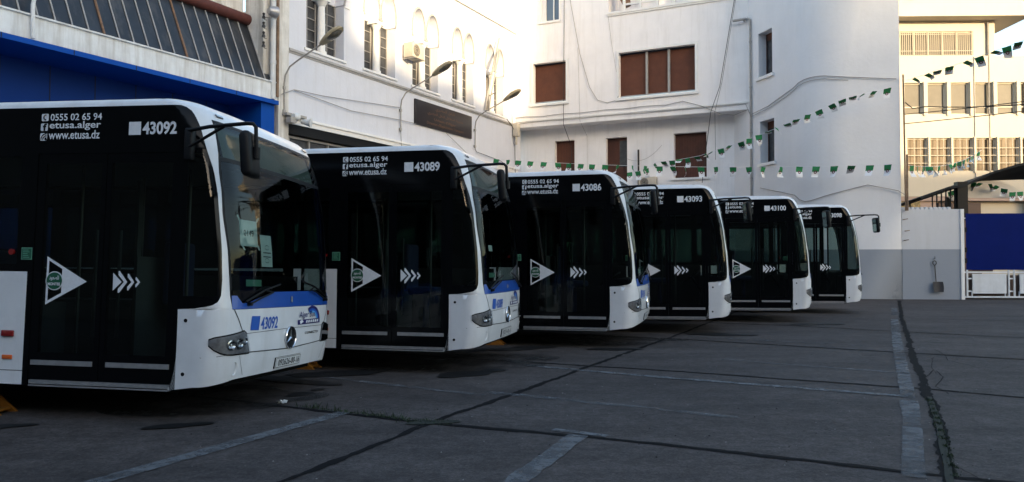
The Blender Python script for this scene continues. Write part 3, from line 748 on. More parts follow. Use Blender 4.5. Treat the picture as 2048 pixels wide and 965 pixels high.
    for k in range(5): gs.poly([side(.008)(x, z) for x, z in ((-1.61, 1.480+k*.017), (-1.54-.01*(k % 3), 1.480+k*.017), (-1.54-.01*(k % 3), 1.487+k*.017), (-1.61, 1.487+k*.017))], 1)
    gs.build("notice_sticker", ["decal_green", "decal_mint"], bus)
    for s, z in ((.081, .931), (.072, .45)): MB().tube([(s, .004, z), (s, -.004, z)], .017, 14).build("bolt_cap", "trim_black", bus)
    # ---- interior
    MB().box(REAR+.12, -.02, .08, WID-.08, .346, .375).box(-3.1, -1.75, .08, .75, .375, 1.05).box(-3.1, -1.75, WID-.75, WID-.08, .375, 1.05).build("floor", "interior_dark", bus)
    li = MB(); li.quad((REAR+.1, WID-.05, .37), (-.02, WID-.05, .37), (-.02, WID-.05, 1.36), (REAR+.1, WID-.05, 1.36)); li.quad((REAR+.1, .05, .37), (-1.6, .05, .37), (-1.6, .05, 1.36), (REAR+.1, .05, 1.36))
    colpatch(li, dense(-.2, WID+.2), lambda p: .42, lambda p: 1.015, 3, -.03)
    colpatch(li, dense(.2, WID-.2), lambda p: 1.015, lambda p: 1.2, 2, -.02); li.build("wall_lining", "interior_dark", bus)
    MB().box(REAR+.1, -.25, .10, WID-.10, 2.48, 2.52).build("ceiling", "interior_grey", bus)
    MB().bevbox(-.06, .26, 1.15, WID-.22, .40, 1.13, .05).bevbox(-.02, .30, .22, 1.15, .40, 1.02, .05).build("dashboard", "interior_dark", bus, smooth=True)
    sw = MB(); c0 = Vector((-.26, 1.85, 1.10)); ax = Vector((-.55, 0, .83)).normalized(); u_ = Vector((0, 1, 0)); v_ = ax.cross(u_)
    ring = [c0+(u_*math.cos(a)+v_*math.sin(a))*.23 for a in frange(0, 2*math.pi, 24)]; sw.tube(ring, .016, 6); sw.tube([c0+u_*.22, c0-u_*.22], .013, 6); sw.tube([c0, c0-ax*.45], .03, 8)
    sw.build("steering_wheel", "trim_black", bus, smooth=True)
    def seat(s, t, z, name, hw=.24):
        sb = MB(); sb.bevbox(s-.22, s+.24, t-hw, t+hw, z, z+.12, .04); sb.bevbox(s-.32, s-.20, t-hw, t+hw, z+.06, z+.78, .04); sb.tube([(s, t, .37), (s, t, z)], .05, 8)
        sb.build(name, "seat_blue", bus, smooth=True)
    seat(-.95, 1.88, .95, "driver_seat")
    for s in (-3.6, -4.6, -5.6, -7.0, -8.4, -9.6):
        for t in (.38, 2.17): seat(s, t, .85, "passenger_seat", .22)
    MB().box(-1.42, -1.38, 1.35, WID-.1, .4, 1.55).box(-1.42, -1.39, 1.35, 1.42, .4, 2.4).build("partition", "interior_grey", bus)
    for s, t in ((-1.62, .75), (-1.62, 1.75), (-3.2, .7), (-3.2, 1.85), (-.62, 1.1)): MB().tube([(s, t, .37), (s, t, 2.48)], .018, 8).build("handrail", "handrail_yellow", bus)
    dd = MB(); dd.grid([[SP(p, z, -.05) for p in frange(.26, WID-.26, 16)] for z in (2.43, 2.6, 2.785)]); dd.build("destination_display", "display_grey", bus, smooth=True)
    MB().grid([[SP(p, z, -.012) for p in (.42, .52, .70)] for z in (1.245, 1.31)]).build("permit_sticker", "decal_mint", bus)
    return bus

def number_decals(bus, num, plate, dn):
    c = MB(); sf = side(.003)
    c.poly([sf(x, z) for x, z in ((-.592+dn, 2.629), (-.468+dn, 2.629), (-.468+dn, 2.752), (-.592+dn, 2.752))])
    text(c, num, -.452+dn, -.106+dn, 2.630, 2.750, sf, 0, .030)
    c.build("fleet_number", "decal_white", bus)
    c = MB(); fr = front(.004)
    c.poly([fr(.463, .827), fr(.617, .822), fr(.640, .957), fr(.488, .962)]); text(c, num, .648, .985, .822, .945, fr, 0, .022, .12)
    c.build("fleet_number", "decal_blue", bus)
    z0, z1 = .412, .522
    p = MB(); p.grid([[SP(t, z, .014) for t in (.985, 1.275, 1.565)] for z in (z0, z1)], 0)
    p.grid([[SP(t, z, o) for t, z, o in ((.985, z0, .0), (1.565, z0, .0), (1.565, z1, .0), (.985, z1, .0), (.985, z0, .0))], [SP(t, z, .014) for t, z in ((.985, z0), (1.565, z0), (1.565, z1), (.985, z1), (.985, z0))]], 1)
    po = p.build("license_plate", ["plate_white", "trim_black"], bus)
    t_ = MB(); f4 = front(.0165)
    text(t_, plate, 1.045, 1.535, z0+.022, z1-.022, f4, 0, .012)
    for a, b_, c_, d_ in ((.993, 1.557, z0+.006, z0+.011), (.993, 1.557, z1-.011, z1-.006), (.993, .999, z0+.006, z1-.006), (1.551, 1.557, z0+.006, z1-.006)):
        t_.grid([[f4(t, z) for t in frange(a, b_, 4)] for z in (c_, d_)])
    t_.build("plate_lettering", "decal_dark", po)

proto = make_bus()
BUSES = [(-3.0323, 6.9471, -9.3633, -.0112, -.0353, "43092", "092626-00-16", .022, "nearest and largest in the row"),
         (-.8157, 9.9217, -12.462, -.0026, -.010, "43089", "092314-00-16", -.03, "second in the row behind the nearest bus"),
         (1.623, 12.7695, -15.1568, .0022, .0041, "43086", "092318-00-16", -.026, "third in the row, between numbers 43089 and 43093"),
         (3.8987, 15.2676, -10.8357, .0053, .0013, "43093", "092630-00-16", 0.0, "fourth in the row, between numbers 43086 and 43100"),
         (6.5529, 17.9653, -11.5937, .006, -.0027, "43100", "092640-00-16", -.02, "second from the far end of the row"),
         (9.0797, 20.929, -11.6147, .0027, .0006, "43098", "092636-00-16", .015, "farthest and smallest in the row")]
bus_objs = []
for k in range(6): bus_objs.append(proto if k == 0 else copy_tree(proto))
for o, (X, Y, ps, tp, tl, num, plate, dn, wh) in zip(bus_objs, BUSES):
    ps = R(ps); F = Vector((math.cos(ps), math.sin(ps), 0)); L = Vector((-math.sin(ps), math.cos(ps), 0))
    o.location = Vector((X, Y, 0))+L*(.3*tl)+F*(.3*tp)
    o.rotation_euler = (tl, -tp, ps)
    tag(o, f"white and black city bus numbered {num}, {wh}", "bus", "city buses parked in a row")
    number_decals(o, num, plate, dn)
    for c in kids(o):
        if c.name.split(".")[0] == "wheel":                # suspension travel keeps every tyre on the ground
            c.location.z -= c.location.y*tl+c.location.x*tp
b1, b2 = bus_objs[0], bus_objs[1]
p = MB(); p.grid([[SP(t, z, -.012) for t in (.335, .50, .645)] for z in (1.63, 1.76, 1.88)], 0)
for (t, z, dt, dz) in ((.335, 1.86, -.04, .06), (.62, 1.87, .05, .05), (.34, 1.64, .05, -.05), (.62, 1.65, .03, -.05)):
    p.quad(SP(t, z, -.011), SP(t+.03, z, -.011), SP(t+.03+dt, z+dz, -.011), SP(t+dt, z+dz, -.011), 0)
text(p, "0149", .40, .575, 1.725, 1.785, front(-.010), 1, .01); p.build("paper_notice", ["paper", "decal_dark"], b1)
p = MB(); p.grid([[SP(t+(1.75-z)*.06, z, -.012) for t in (.69, .80, .905)] for z in (1.44, 1.6, 1.755)], 0)
for z in (1.535, 1.575): p.grid([[SP(t, zz_, -.009) for t in (.735, .885)] for zz_ in (z, z+.010)], 1)
for zz_ in (1.50, 1.63):
    pts = [(.81+.04*math.cos(a), zz_+.022*math.sin(a)) for a in frange(0, 6.283, 16)]
    for q, q2 in zip(pts, pts[1:]): p.quad(SP(*q, -.009), SP(*q2, -.009), SP(q2[0], q2[1]+.005, -.009), SP(q[0], q[1]+.005, -.009), 1)
p.build("paper_notice", ["paper", "decal_dark"], b1)
p = MB(); p.grid([[SP(t, z, -.012) for t in (.45, .62)] for z in (1.60, 1.68)]); p.build("paper_notice", "paper", b2)

# wheel chocks in front of the front wheels
def chock():
    o = empty("wheel_chock", (0, 0, 0))
    c = MB()
    for y in (-.12, .09):
        c.poly([(.0, y, 0), (.34, y, 0), (.06, y, .24), (.0, y, .24)]); c.poly([(.0, y+.03, 0), (.34, y+.03, 0), (.06, y+.03, .24), (.0, y+.03, .24)])
        c.quad((.34, y, 0), (.34, y+.03, 0), (.06, y+.03, .24), (.06, y, .24)); c.quad((0, y, .24), (0, y+.03, .24), (.06, y+.03, .24), (.06, y, .24))
    c.build("side_plate", "chock_yellow", o)
    MB().quad((.02, -.12, .02), (.02, .12, .02), (.02, .12, .23), (.02, -.12, .23)).box(.04, .30, -.09, .09, .03, .045).build("face_plate", "chock_yellow", o)
    MB().tube([(.12, -.11, .20), (.12, .11, .20)], .015, 8).build("carry_bar", "chock_yellow", o)
    return o
ck = chock()
for k, (bi, s, lab) in enumerate(((1, -2.24, "yellow steel wheel chock beneath the bus numbered 43089"), (0, -2.20, "yellow steel wheel chock at the left edge beneath the nearest bus 43092"), (2, -2.2, "small yellow wheel chock beneath the bus numbered 43086"))):
    o = ck if k == 0 else copy_tree(ck)
    X, Y, ps = BUSES[bi][:3]; ps = R(ps)
    o.location = (X+math.cos(ps)*s-math.sin(ps)*.17, Y+math.sin(ps)*s+math.cos(ps)*.17, 0); o.rotation_euler = (0, 0, ps+R(4*k))
    tag(o, lab, "wheel chock", "yellow wheel chocks")

# ------------------------------------------------------------------ left side: garage and arched building (x along the wall, -y out of it)
LO = (-16.0247, 7.7418, 0); LA = R(62.4442)
gar = empty("garage_building", LO, LA, label="blue fronted garage with a long sloping skylight above a white ledge", cat="garage")
MB().box(-14, 18.5, 1.35, 1.6, 0, 6.45).build("wall_panel", "garage_blue", gar)
j = MB()
u = -13.0
while u < 18: j.box(u-.012, u+.012, 1.344, 1.352, 0, 6.33); u += 1.2
j.build("panel_joint", "joint_dark", gar)
MB().box(-14, 18.5, -.10, 1.349, 6.335, 6.36).box(-14, 18.5, -.16, -.10, 6.335, 6.46).build("canopy_fascia", "garage_blue_trim", gar)
j = MB(); u = -12.9
while u < 18: j.box(u-.01, u+.01, -.166, -.158, 6.335, 6.46); u += 1.65
j.build("panel_joint", "joint_dark", gar)
MB().box(17.9, 18.45, -.02, 1.34, 0, 6.33).build("corner_post", "garage_blue_trim", gar)
MB().box(-14, 18.55, -.05, .5, 6.462, 7.02).box(-14, 18.55, -.10, .5, 7.02, 7.06).build("ledge", "ledge_white", gar)
sk = MB(); sk.quad((-14, .02, 7.06), (18.35, .02, 7.06), (18.35, .85, 9.0), (-14, .85, 9.0)); skl = sk.build("skylight", "skylight_glass", gar)
k = 0; u = 18.09
while u > 5:
    rusty = k in (7, 13, 19); MB().tube([(u, .0, 7.06), (u, .83, 9.0)], .032 if rusty else .02, 6).build("glazing_bar", "rust_bar" if rusty else "glazing_bar", skl); u -= .412; k += 1
MB().tube([(-14, .78, 9.05), (18.1, .78, 9.05)], .17, 16).build("ridge_pipe", "maroon_pipe", gar, smooth=True)
MB().box(-14, 18.1, 1.0, 1.3, 6.5, 15).box(-14, 18.3, .95, 1.0, 9.2, 9.35).build("upper_wall", "plaster_worn", gar)
MB().box(18.1, 18.56, .12, .9, 7.06, 15).build("stained_pier", "plaster_worn", gar)
pp = MB(); pp.tube([(10.9, -.14, 6.5), (10.88, -.14, 7.25), (10.95, -.10, 7.5), (11.1, .1, 7.75), (11.3, .5, 7.95)], .045, 8)
tag(pp.build("vent_pipe", "ledge_white", gar, smooth=True))

LAM = lambda u, o, z: Vector(LO)+Vector((math.cos(LA)*u+math.sin(LA)*o, math.sin(LA)*u-math.cos(LA)*o, z))
arb = empty("arched_building", LO, LA, label="white building with paired arched windows along its upper floor", cat="building")
WIN = [(19.88, 21.78), (22.92, 24.82), (25.98, 27.86), (29.0, 30.82), (31.97, 33.72)]
def arch_outline(u0, u1):
    uc = (u0+u1)/2; zs = 10.48; za = 11.70; sl_ = 8.5
    def ogive(a, b):
        c = (a+b)/2; h = (b-a)/2; pts = []
        for t in frange(0, math.pi, 16):
            x = c-h*1.06*math.cos(t); z = zs+.18+(za-zs-.18)*(math.sin(t)**.85)
            pts.append((x, z))
        return [(a+.02, zs)]+pts[0:]+[(b-.02, zs)]
    return [(u0, sl_), (u0, zs)]+ogive(u0+.02, uc-.10)+ogive(uc+.10, u1-.02)+[(u1, zs), (u1, sl_)]
holes_ = [arch_outline(*w_) for w_ in WIN]
wl = MB(); wl.holes([(19.04, 6.1), (35.6, 6.1), (35.6, 15), (19.04, 15)], holes_, lambda x, z: (x, 0, z))
for h in holes_:
    for a, c in zip(h, h[1:]+h[:1]): wl.quad((a[0], 0, a[1]), (c[0], 0, c[1]), (c[0], .44, c[1]), (a[0], .44, a[1]))
for h in holes_:
    q = h[1:-1]; mo_ = MB()
    for k in range(len(q)-1):
        a, c = Vector(q[k]), Vector(q[k+1]); d = c-a
        if d.length < 1e-4: continue
        n_ = Vector((-d.y, d.x)).normalized()*.075
        mo_.quad((a.x, -.04, a.y), (c.x, -.04, c.y), (c.x+n_.x, -.04, c.y+n_.y), (a.x+n_.x, -.04, a.y+n_.y))
        mo_.quad((a.x+n_.x, -.04, a.y+n_.y), (c.x+n_.x, -.04, c.y+n_.y), (c.x+n_.x, 0, c.y+n_.y), (a.x+n_.x, 0, a.y+n_.y)); mo_.quad((a.x, -.04, a.y), (c.x, -.04, c.y), (c.x, 0, c.y), (a.x, 0, a.y))
    mo_.build('arch_moulding', 'moulding_grey', arb)
wl.holes([(27.2, 0), (35.6, 0), (35.6, 6.1), (27.2, 6.1)], [], lambda x, z: (x, 0, z))
wl.box(19.04, 35.6, .45, .7, 0, 6.4)
wl.build("wall", "plaster", arb)
MB().box(18.6, 19.04, -.05, .5, 0, 15).build("pilaster", "plaster_worn", arb)
MB().box(19.05, 35.2, -.07, 0, 8.22, 8.30).box(19.05, 35.2, -.03, 0, 8.16, 8.22).build("ledge", "moulding_grey", arb)
MB().box(19.05, 35.2, -.10, 0, 6.02, 6.10).box(19.05, 35.2, -.05, 0, 5.86, 6.02).build("door_canopy", "trim_white", arb)
MB().box(19.05, 35.2, -.12, 0, 12.9, 13.0).build("cornice", "trim_white", arb)
lw = MB()
lw.box(19.1, 27.2, .28, .30, 4.0, 6.2)
tg = lw.build("garage_glazing", "window_dark", arb)
fm = MB()
for k in range(9): fm.box(19.3+k*.95, 19.36+k*.95, .20, .28, 4.0, 5.5)
fm.box(19.1, 27.2, .18, .28, 5.45, 5.52); MB().box(19.05, 27.2, .0, .27, 5.55, 6.0).build('shadow_stand_in', 'trim_black', tg); fm.build("frame", "frame_grey", tg)  # black box stands in for the shadow strip beneath the moulding
for u0, u1 in WIN:
    wn = MB().quad((u0-.1, .42, 8.5), (u1+.1, .42, 8.5), (u1+.1, .42, 10.55), (u0-.1, .42, 10.55)).build("window", "window_dark", arb)
    MB().box(u0-.05, u1+.05, .405, .43, 10.5, 11.9).build("arch_infill", "plaster", wn)
    f = MB(); uc = (u0+u1)/2
    for a, b_ in ((u0, uc-.05), (uc+.05, u1)):
        for x in (a+.03, b_-.03): f.box(x-.028, x+.028, .37, .41, 8.5, 10.5)
        f.box((a+b_)/2-.015, (a+b_)/2+.015, .38, .41, 8.5, 10.5)
        for z in frange(8.55, 10.47, 5): f.box(a, b_, .38, .408, z-.012, z+.012)
    f.build("frame", "frame_grey", wn)
    c = MB(); c.tube([(uc, .2, 8.5), (uc, .2, 8.62), (uc, .2, 8.63), (uc, .2, 9.4), (uc, .2, 10.18), (uc, .2, 10.2)], [.19, .19, .145, .14, .125, .15], 14)
    c.tube([(uc, .2, 10.2), (uc, .2, 10.36)], [.13, .22], 14); c.box(uc-.25, uc+.25, -.02, .42, 10.36, 10.48); c.build("column", "trim_white", wn, smooth=True)
    MB().box(u0-.1, u1+.1, -.06, .1, 8.42, 8.5).build("sill", "trim_white", wn)
    MB().box(u1, u1+.30, -.03, 0, 10.40, 10.46).box(u0-.22, u0, -.03, 0, 10.40, 10.46).build("impost", "trim_white", wn)

# plaque on the arched building
pq = empty("name_plaque", LAM(28.3, 0, 7.45), LA, label="wide black plaque with bronze lettering on the white wall", cat="sign")
MB().bevbox(-2.22, 2.24, -.09, -.005, -.50, .52, .012).build("board", "plaque_black", pq, smooth=True)
t_ = MB(); fp = lambda x, z: (x, -.094, z)
text(t_, "\uFE8D\uFEDF\uFEE8\uFED8\uFEDE \uFE8D\uFEDF\uFEA4\uFEC0\uFEAE\uFEF1"[::-1], -.75, .75, .22, .40, fp, 0, .012)
text(t_, "\uFEE3\uFEAA\uFEF3\uFEAE\uFEF3\uFE94 \uFE8D\uFEB3\uFE98\uFED0\uFEFC\uFEDD \uFE8D\uFEDF\uFEE8\uFED8\uFEDE \uFE8D\uFEDF\uFEA4\uFEC0\uFEAE\uFEF1"[::-1], -1.35, 1.45, .00, .17, fp, 0, .012)
text(t_, "Urbain d'Alger", -.85, .85, -.20, -.06, fp, 0, .012)
text(t_, "Direction d'Exploitation Transport", -1.4, 1.5, -.40, -.25, fp, 0, .012)
t_.build("lettering", "plaque_bronze", pq)

# wall lamps
def wall_lamp():
    o = empty("wall_lamp", (0, 0, 0))
    a = MB(); a.tube([(0, -.06, -.95), (0, -.06, .05), (.0, -.10, .30), (.0, -.28, .55), (.02, -.6, .72), (.02, -1.6, 1.13)], .026, 8); a.box(-.05, .05, -.08, 0, -.9, -.8); a.box(-.05, .05, -.08, 0, -.15, -.05)
    a.build("arm", "pipe_grey", o, smooth=True)
    d = Vector((.0, -.935, .355)); up = Vector((0, .355, .935)); sx = Vector((1, 0, 0)); b0 = Vector((.02, -1.52, 1.10))
    h = MB(); rows = []
    for f_, w_, hh in ((0, .05, .05), (.06, .075, .07), (.25, .12, .10), (.5, .155, .12), (.75, .15, .105), (.93, .10, .07), (1.0, .02, .015)):
        c = b0+d*(f_*.92); rows.append([c+sx*(w_*math.cos(a_))+up*(hh*max(math.sin(a_), -.28)) for a_ in frange(0, 2*math.pi, 16)])
    h.grid(rows); hd = h.build("lamp_head", "lamp_olive", o, smooth=True)
    l_ = MB(); rows = []
    for f_, w_, hh in ((.36, .05, .02), (.45, .11, .05), (.68, .13, .07), (.86, .09, .05), (.93, .03, .02)):
        c = b0+d*(f_*.92)-up*.03; rows.append([c+sx*(w_*math.cos(a_))-up*(hh*abs(math.sin(a_))) for a_ in frange(math.pi, 2*math.pi, 10)])
    l_.grid(rows); l_.build("lens", "lamp_lens", hd, smooth=True)
    return o
wlamp = wall_lamp()
for k, (u, z, lab) in enumerate(((18.82, 7.05, "olive wall lamp on a long arm, nearest, beside the garage skylight"), (25.1, 7.42, "olive wall lamp on a white arm just left of the black plaque"), (30.85, 7.50, "olive wall lamp on a thin arm just right of the black plaque"))):
    o = wlamp if k == 0 else copy_tree(wlamp)
    o.location = LAM(u, 0.02, z); o.rotation_euler = (0, 0, LA)
    for c_ in kids(o):
        if c_.name.startswith('lamp_head'): c_.scale = (1.3, 1.0, 1.3); c_.location.z = -.33
    tag(o, lab, "wall lamp", "wall lamps on the arched building")

def ac_unit(name, loc, rz, lab, w=.85, h=.58, d=.32):
    o = empty(name, loc, rz, label=lab, cat="air conditioner")
    MB().bevbox(-w/2, w/2, -d, 0, 0, h, .02).build("casing", "ac_cream", o, smooth=True)
    gmb = MB(); cx = -w*.16
    gmb.poly([(cx+h*.40*math.cos(a), -d-.004, h/2+h*.40*math.sin(a)) for a in frange(0, 6.283, 24)[:-1]]); gr = gmb.build("fan_grille", "ac_grille", o)
    rg = MB()
    for r_ in (.14, .24, .34): rg.tube([(cx+h*r_*math.cos(a), -d-.012, h/2+h*r_*math.sin(a)) for a in frange(0, 6.283, 20)], .006, 4)
    rg.build("guard", "ac_cream", gr)
    MB().box(-w/2+.05, -w/2+.10, -d-.05, 0.05, -.05, 0).box(w/2-.10, w/2-.05, -d-.05, .05, -.05, 0).build("bracket", "frame_grey", o)
    return o
acu = ac_unit("air_conditioner", LAM(25.62, .10, 9.42), LA, "box air conditioner hung on the wall beside an arched window", .80, .58, .45)
# bare poles leaning at the last arched window
fp_ = MB(); fp_.tube([LAM(31.7, .10, 8.45), LAM(32.3, .22, 10.6), LAM(32.75, .30, 12.1)], .045, 8); fp_.tube([LAM(32.25, .05, 9.25), LAM(31.9, .6, 9.3)], .03, 6)
tag(fp_.build("leaning_pole", "pipe_grey"), "bare grey pole leaning outward in front of the last arched window", "pole")
fp_ = MB(); fp_.tube([LAM(32.05, .10, 8.5), LAM(32.15, .35, 10.0), LAM(32.35, .55, 11.4)], .035, 8)
tag(fp_.build("upright_pole", "pipe_grey"), "thin nearly upright pole standing behind the leaning pole at the last arched window", "pole")

# pipes and insulators on the pier between the two buildings
pv = MB(); pv.tube([LAM(18.34, .06, 6.5), LAM(18.34, .06, 14)], .085, 12)
for z in (7.6, 9.0): pv.tube([LAM(18.34, .06, z), LAM(18.34, .06, z+.12)], .10, 12)
tag(pv.build("drain_pipe", "ledge_white", smooth=True), "thick white drain pipe in the corner between garage and arched building", "pipe")
pv = MB(); pv.tube([LAM(18.5, .10, 6.6), LAM(18.49, .10, 14)], .05, 8)
tag(pv.build("rusty_pipe", "pipe_rust", smooth=True), "rusty brown pipe beside the thick white drain pipe", "pipe")
for k, z in enumerate((9.02, 8.74, 8.44, 8.13)):
    m_ = MB(); m_.tube([(0, 0, -.09), (0, 0, -.04), (0, 0, .0), (0, 0, .07), (0, 0, .09)], [.055, .055, .03, .045, .02], 8); m_.tube([(0, 0, -.08), (.05, .0, -.12), (.14, .02, -.10)], .012, 5)
    o = m_.build("insulator", "porcelain", smooth=True); o.location = LAM(17.93, .07, z); o.rotation_euler = (0, 0, LA)
    tag(o, ("topmost", "second from the top", "third from the top", "lowest")[k]+" of four black insulators beside the white drain pipe", "insulator", "black insulators on the pier")
fl = empty("floodlight", LAM(17.95, .35, 9.1), LA, label="round metal floodlight above the end of the maroon ridge pipe", cat="floodlight")
MB().tube([(-.12, -.02, 0), (0, -.05, .0), (.14, -.08, .0)], [.10, .17, .19], 14).build("reflector", "silver", fl, smooth=True)
MB().tube([(0, .3, -.12), (0, -.03, -.2), (0, -.05, -.16)], .015, 6).build("bracket", "pipe_grey", fl)
cmr = empty("horn_speaker", LAM(19.25, .28, 5.95), LA, label="pair of white horn shaped units under the wall behind the nearest bus", cat="loudspeaker")
MB().tube([(-.3, -.05, .1), (-.1, -.05, .1)], [.09, .14], 12).tube([(.1, -.02, -.02), (.2, -.2, -.05), (.25, -.3, -.06)], [.06, .1, .16], 12).build("horn", "ledge_white", cmr, smooth=True)
MB().box(-.5, .4, .02, .26, .12, .20).box(-.45, -.2, -.1, .1, -.12, .06).build("bracket", "pipe_grey", cmr)
jb = MB(); jb.bevbox(-.17, .17, -.28, 0, -.3, .35, .03); jb.tube([(0, -.12, -.3), (0, -.12, -.7)], .07, 8)
tag(jb.build("junction_box", "ac_cream", loc=LAM(34.75, .05, 7.95), smooth=True), "cream junction box in the corner under the overhanging floor", "junction box"); 
bpy.data.objects["junction_box"].rotation_euler = (0, 0, LA)

# ------------------------------------------------------------------ back building with the curved corner (x along the wall, -y out of it)
BA = R(-25.757); BO = (15.209, 31.523, 0)
BM = lambda w, o, z: Vector(BO)+Vector((math.cos(BA)*w+math.sin(BA)*o, math.sin(BA)*w-math.cos(BA)*o, z))
bld = empty("office_building", BO, BA, label="tall white building with brown shutters and a rounded right-hand corner", cat="building")
SHUT = [(-15.69, -13.94, 9.25, 11.26), (-11.23, -7.63, 9.15, 11.30)]
def rect(a): return [(a[0], a[2]), (a[1], a[2]), (a[1], a[3]), (a[0], a[3])]
TOPW = (-15.33, -14.30, 13.32, 15.3); BALC = (-11.75, -6.1, 13.34, 16.2)
UP = SHUT+[TOPW, BALC]
def holed(mb, x0, x1, z0, z1, hs, y0, depth, m=0):
    xs = sorted({x0, x1, *[v for h in hs for v in h[:2] if x0 < v < x1]}); zs = sorted({z0, z1, *[v for h in hs for v in h[2:] if z0 < v < z1]})
    for a, b_ in zip(xs, xs[1:]):
        for c, d in zip(zs, zs[1:]):
            mx, mz = (a+b_)/2, (c+d)/2
            if any(h[0] < mx < h[1] and h[2] < mz < h[3] for h in hs): continue
            mb.quad((a, y0, c), (b_, y0, c), (b_, y0, d), (a, y0, d), m)
    for h in hs:
        q = rect(h)
        for a, c in zip(q, q[1:]+q[:1]): mb.quad((a[0], y0, a[1]), (c[0], y0, c[1]), (c[0], y0+depth, c[1]), (a[0], y0+depth, a[1]), m)
w_ = MB(); holed(w_, -18.2, -5.22, 8.12, 17.0, UP, 0, .34)
w_.quad((-18.2, 0, 8.12), (-5.22, 0, 8.12), (-5.22, 1.0, 8.12), (-18.2, 1.0, 8.12)); w_.quad((-5.22, 0, 8.12), (-5.22, 1.4, 8.12), (-5.22, 1.4, 17), (-5.22, 0, 17))
w_.box(-11.75, -6.1, 1.6, 1.8, 13, 17)
w_.quad((-11.75, 0, 13.34), (-6.1, 0, 13.34), (-6.1, 1.6, 13.34), (-11.75, 1.6, 13.34)); w_.quad((-11.75, .3, 13.3), (-11.75, 1.6, 13.3), (-11.75, 1.6, 17), (-11.75, .3, 17))
w_.build("upper_wall", "plaster_back", bld)
LOWW = [(-14.91, -13.85, 5.2, 7.47), (-12.2, -11.13, 4.9, 7.44), (-8.84, -7.32, 5.31, 7.42)]
w_ = MB(); holed(w_, -18.2, -4.6, 0, 8.12, LOWW, .9, .30)
w_.quad((-4.6, .9, 0), (-4.6, 2.2, 0), (-4.6, 2.2, 8.12), (-4.6, .9, 8.12))
w_.build("lower_wall", "plaster_back", bld)
MB().box(-18.2, -5.25, -.05, 0, 8.40, 8.48).build("floor_band", "trim_white", bld)
MB().box(-11.8, -5.4, -.10, .3, 13.20, 13.30).box(-11.8, -5.4, -.06, 0, 13.12, 13.20).build("balcony_edge", "trim_white", bld)
def shutter(mb, x0, x1, z0, z1, y, m=0, step=.055):
    z = z0
    while z < z1-.01:
        mb.quad((x0, y, z), (x1, y, z), (x1, y+.014, min(z+step, z1)), (x0, y+.014, min(z+step, z1)), m); mb.quad((x0, y+.014, min(z+step, z1)), (x1, y+.014, min(z+step, z1)), (x1, y, min(z+step, z1)), (x0, y, min(z+step, z1)), m); z += step
for k, (x0, x1, z0, z1) in enumerate(SHUT):
    s_ = MB(); shutter(s_, x0, x1, z0+.08, z1, .24); wn = s_.build("window", "shutter_brown", bld)
    f = MB()
    for a, b_, c_, d_ in ((x0-.12, x0, z0-.12, z1+.12), (x1, x1+.12, z0-.12, z1+.12), (x0, x1, z1, z1+.12)): f.box(a, b_, -.05, .0, c_, d_)
    f.box(x0-.16, x1+.16, -.10, .02, z0-.13, z0-.002); f.build("frame", "trim_white", wn)
    r_ = MB(); r_.box(x0, x1, .16, .26, z0, z0+.04).box(x0, x1, .18, .22, z0+.09, z0+.12); r_.build("rail", "frame_grey", wn)
    MB().box(x0, x1, .20, .27, z1-.07, z1).build("head_slot", "joint_dark", wn)
    if k == 1:
        q = MB()
        for x in (-9.93, -8.88): q.box(x-.05, x+.05, .14, .25, z0, z1-.04)
        q.build("mullion", "frame_grey", wn)
x0, x1, z0, z1 = TOPW
wn = MB().quad((x0, .28, z0), (x1, .28, z0), (x1, .28, z1), (x0, .28, z1)).build("window", "window_sky", bld)
f = MB(); f.box(x0, x0+.24, .18, .28, z0, z1); f.box(x1-.08, x1, .18, .28, z0, z1); f.box((x0+x1)/2+.10, (x0+x1)/2+.16, .22, .28, z0, z1); f.box(x0-.10, x1+.10, -.08, .05, z0-.10, z0); f.box(x0-.1, x0, -.04, 0, z0, z1); f.box(x1, x1+.08, -.04, 0, z0, z1)
f.build("frame", "trim_white", wn)
for k, (x0, x1, z0, z1) in enumerate(LOWW):
    s_ = MB(); s_.quad((x0, 1.16, z0), (x1, 1.16, z0), (x1, 1.16, z1), (x0, 1.16, z1))
    wn = s_.build("window", "shutter_dark" if k else "shutter_brown", bld)
    sl2 = MB()
    for x in frange(x0, x1, 12)[1:-1]: sl2.box(x-.010, x+.010, 1.150, 1.158, z0, z1)
    sl2.build("shutter_board", "shutter_dark", wn)
    MB().box(x0-.15, x1+.15, .80, .92, z0-.10, z0-.002).build("sill", "trim_white", wn)
    if k == 1: MB().quad((x0+.62, 1.145, z0+1.1), (x1-.06, 1.145, z0+1.1), (x1-.06, 1.145, z1-.15), (x0+.62, 1.145, z1-.15)).build("open_leaf", "window_dark", wn)
# balcony railing and rolled awning
rb = MB()
for x in frange(-11.0, -6.2, 6): rb.box(x-.06, x+.06, .05, .17, 13.32, 15.2)
for z in (13.58, 14.15, 14.7): rb.box(-11.0, -6.2, .08, .14, z, z+.09)
rb.build("balcony_railing", "trim_white", bld)
MB().tube([(-11.35, .2, 15.2), (-11.1, .3, 14.2), (-10.9, .35, 13.6)], [.22, .28, .17], 8).build("rolled_awning", "rust_bar", bld, smooth=True)
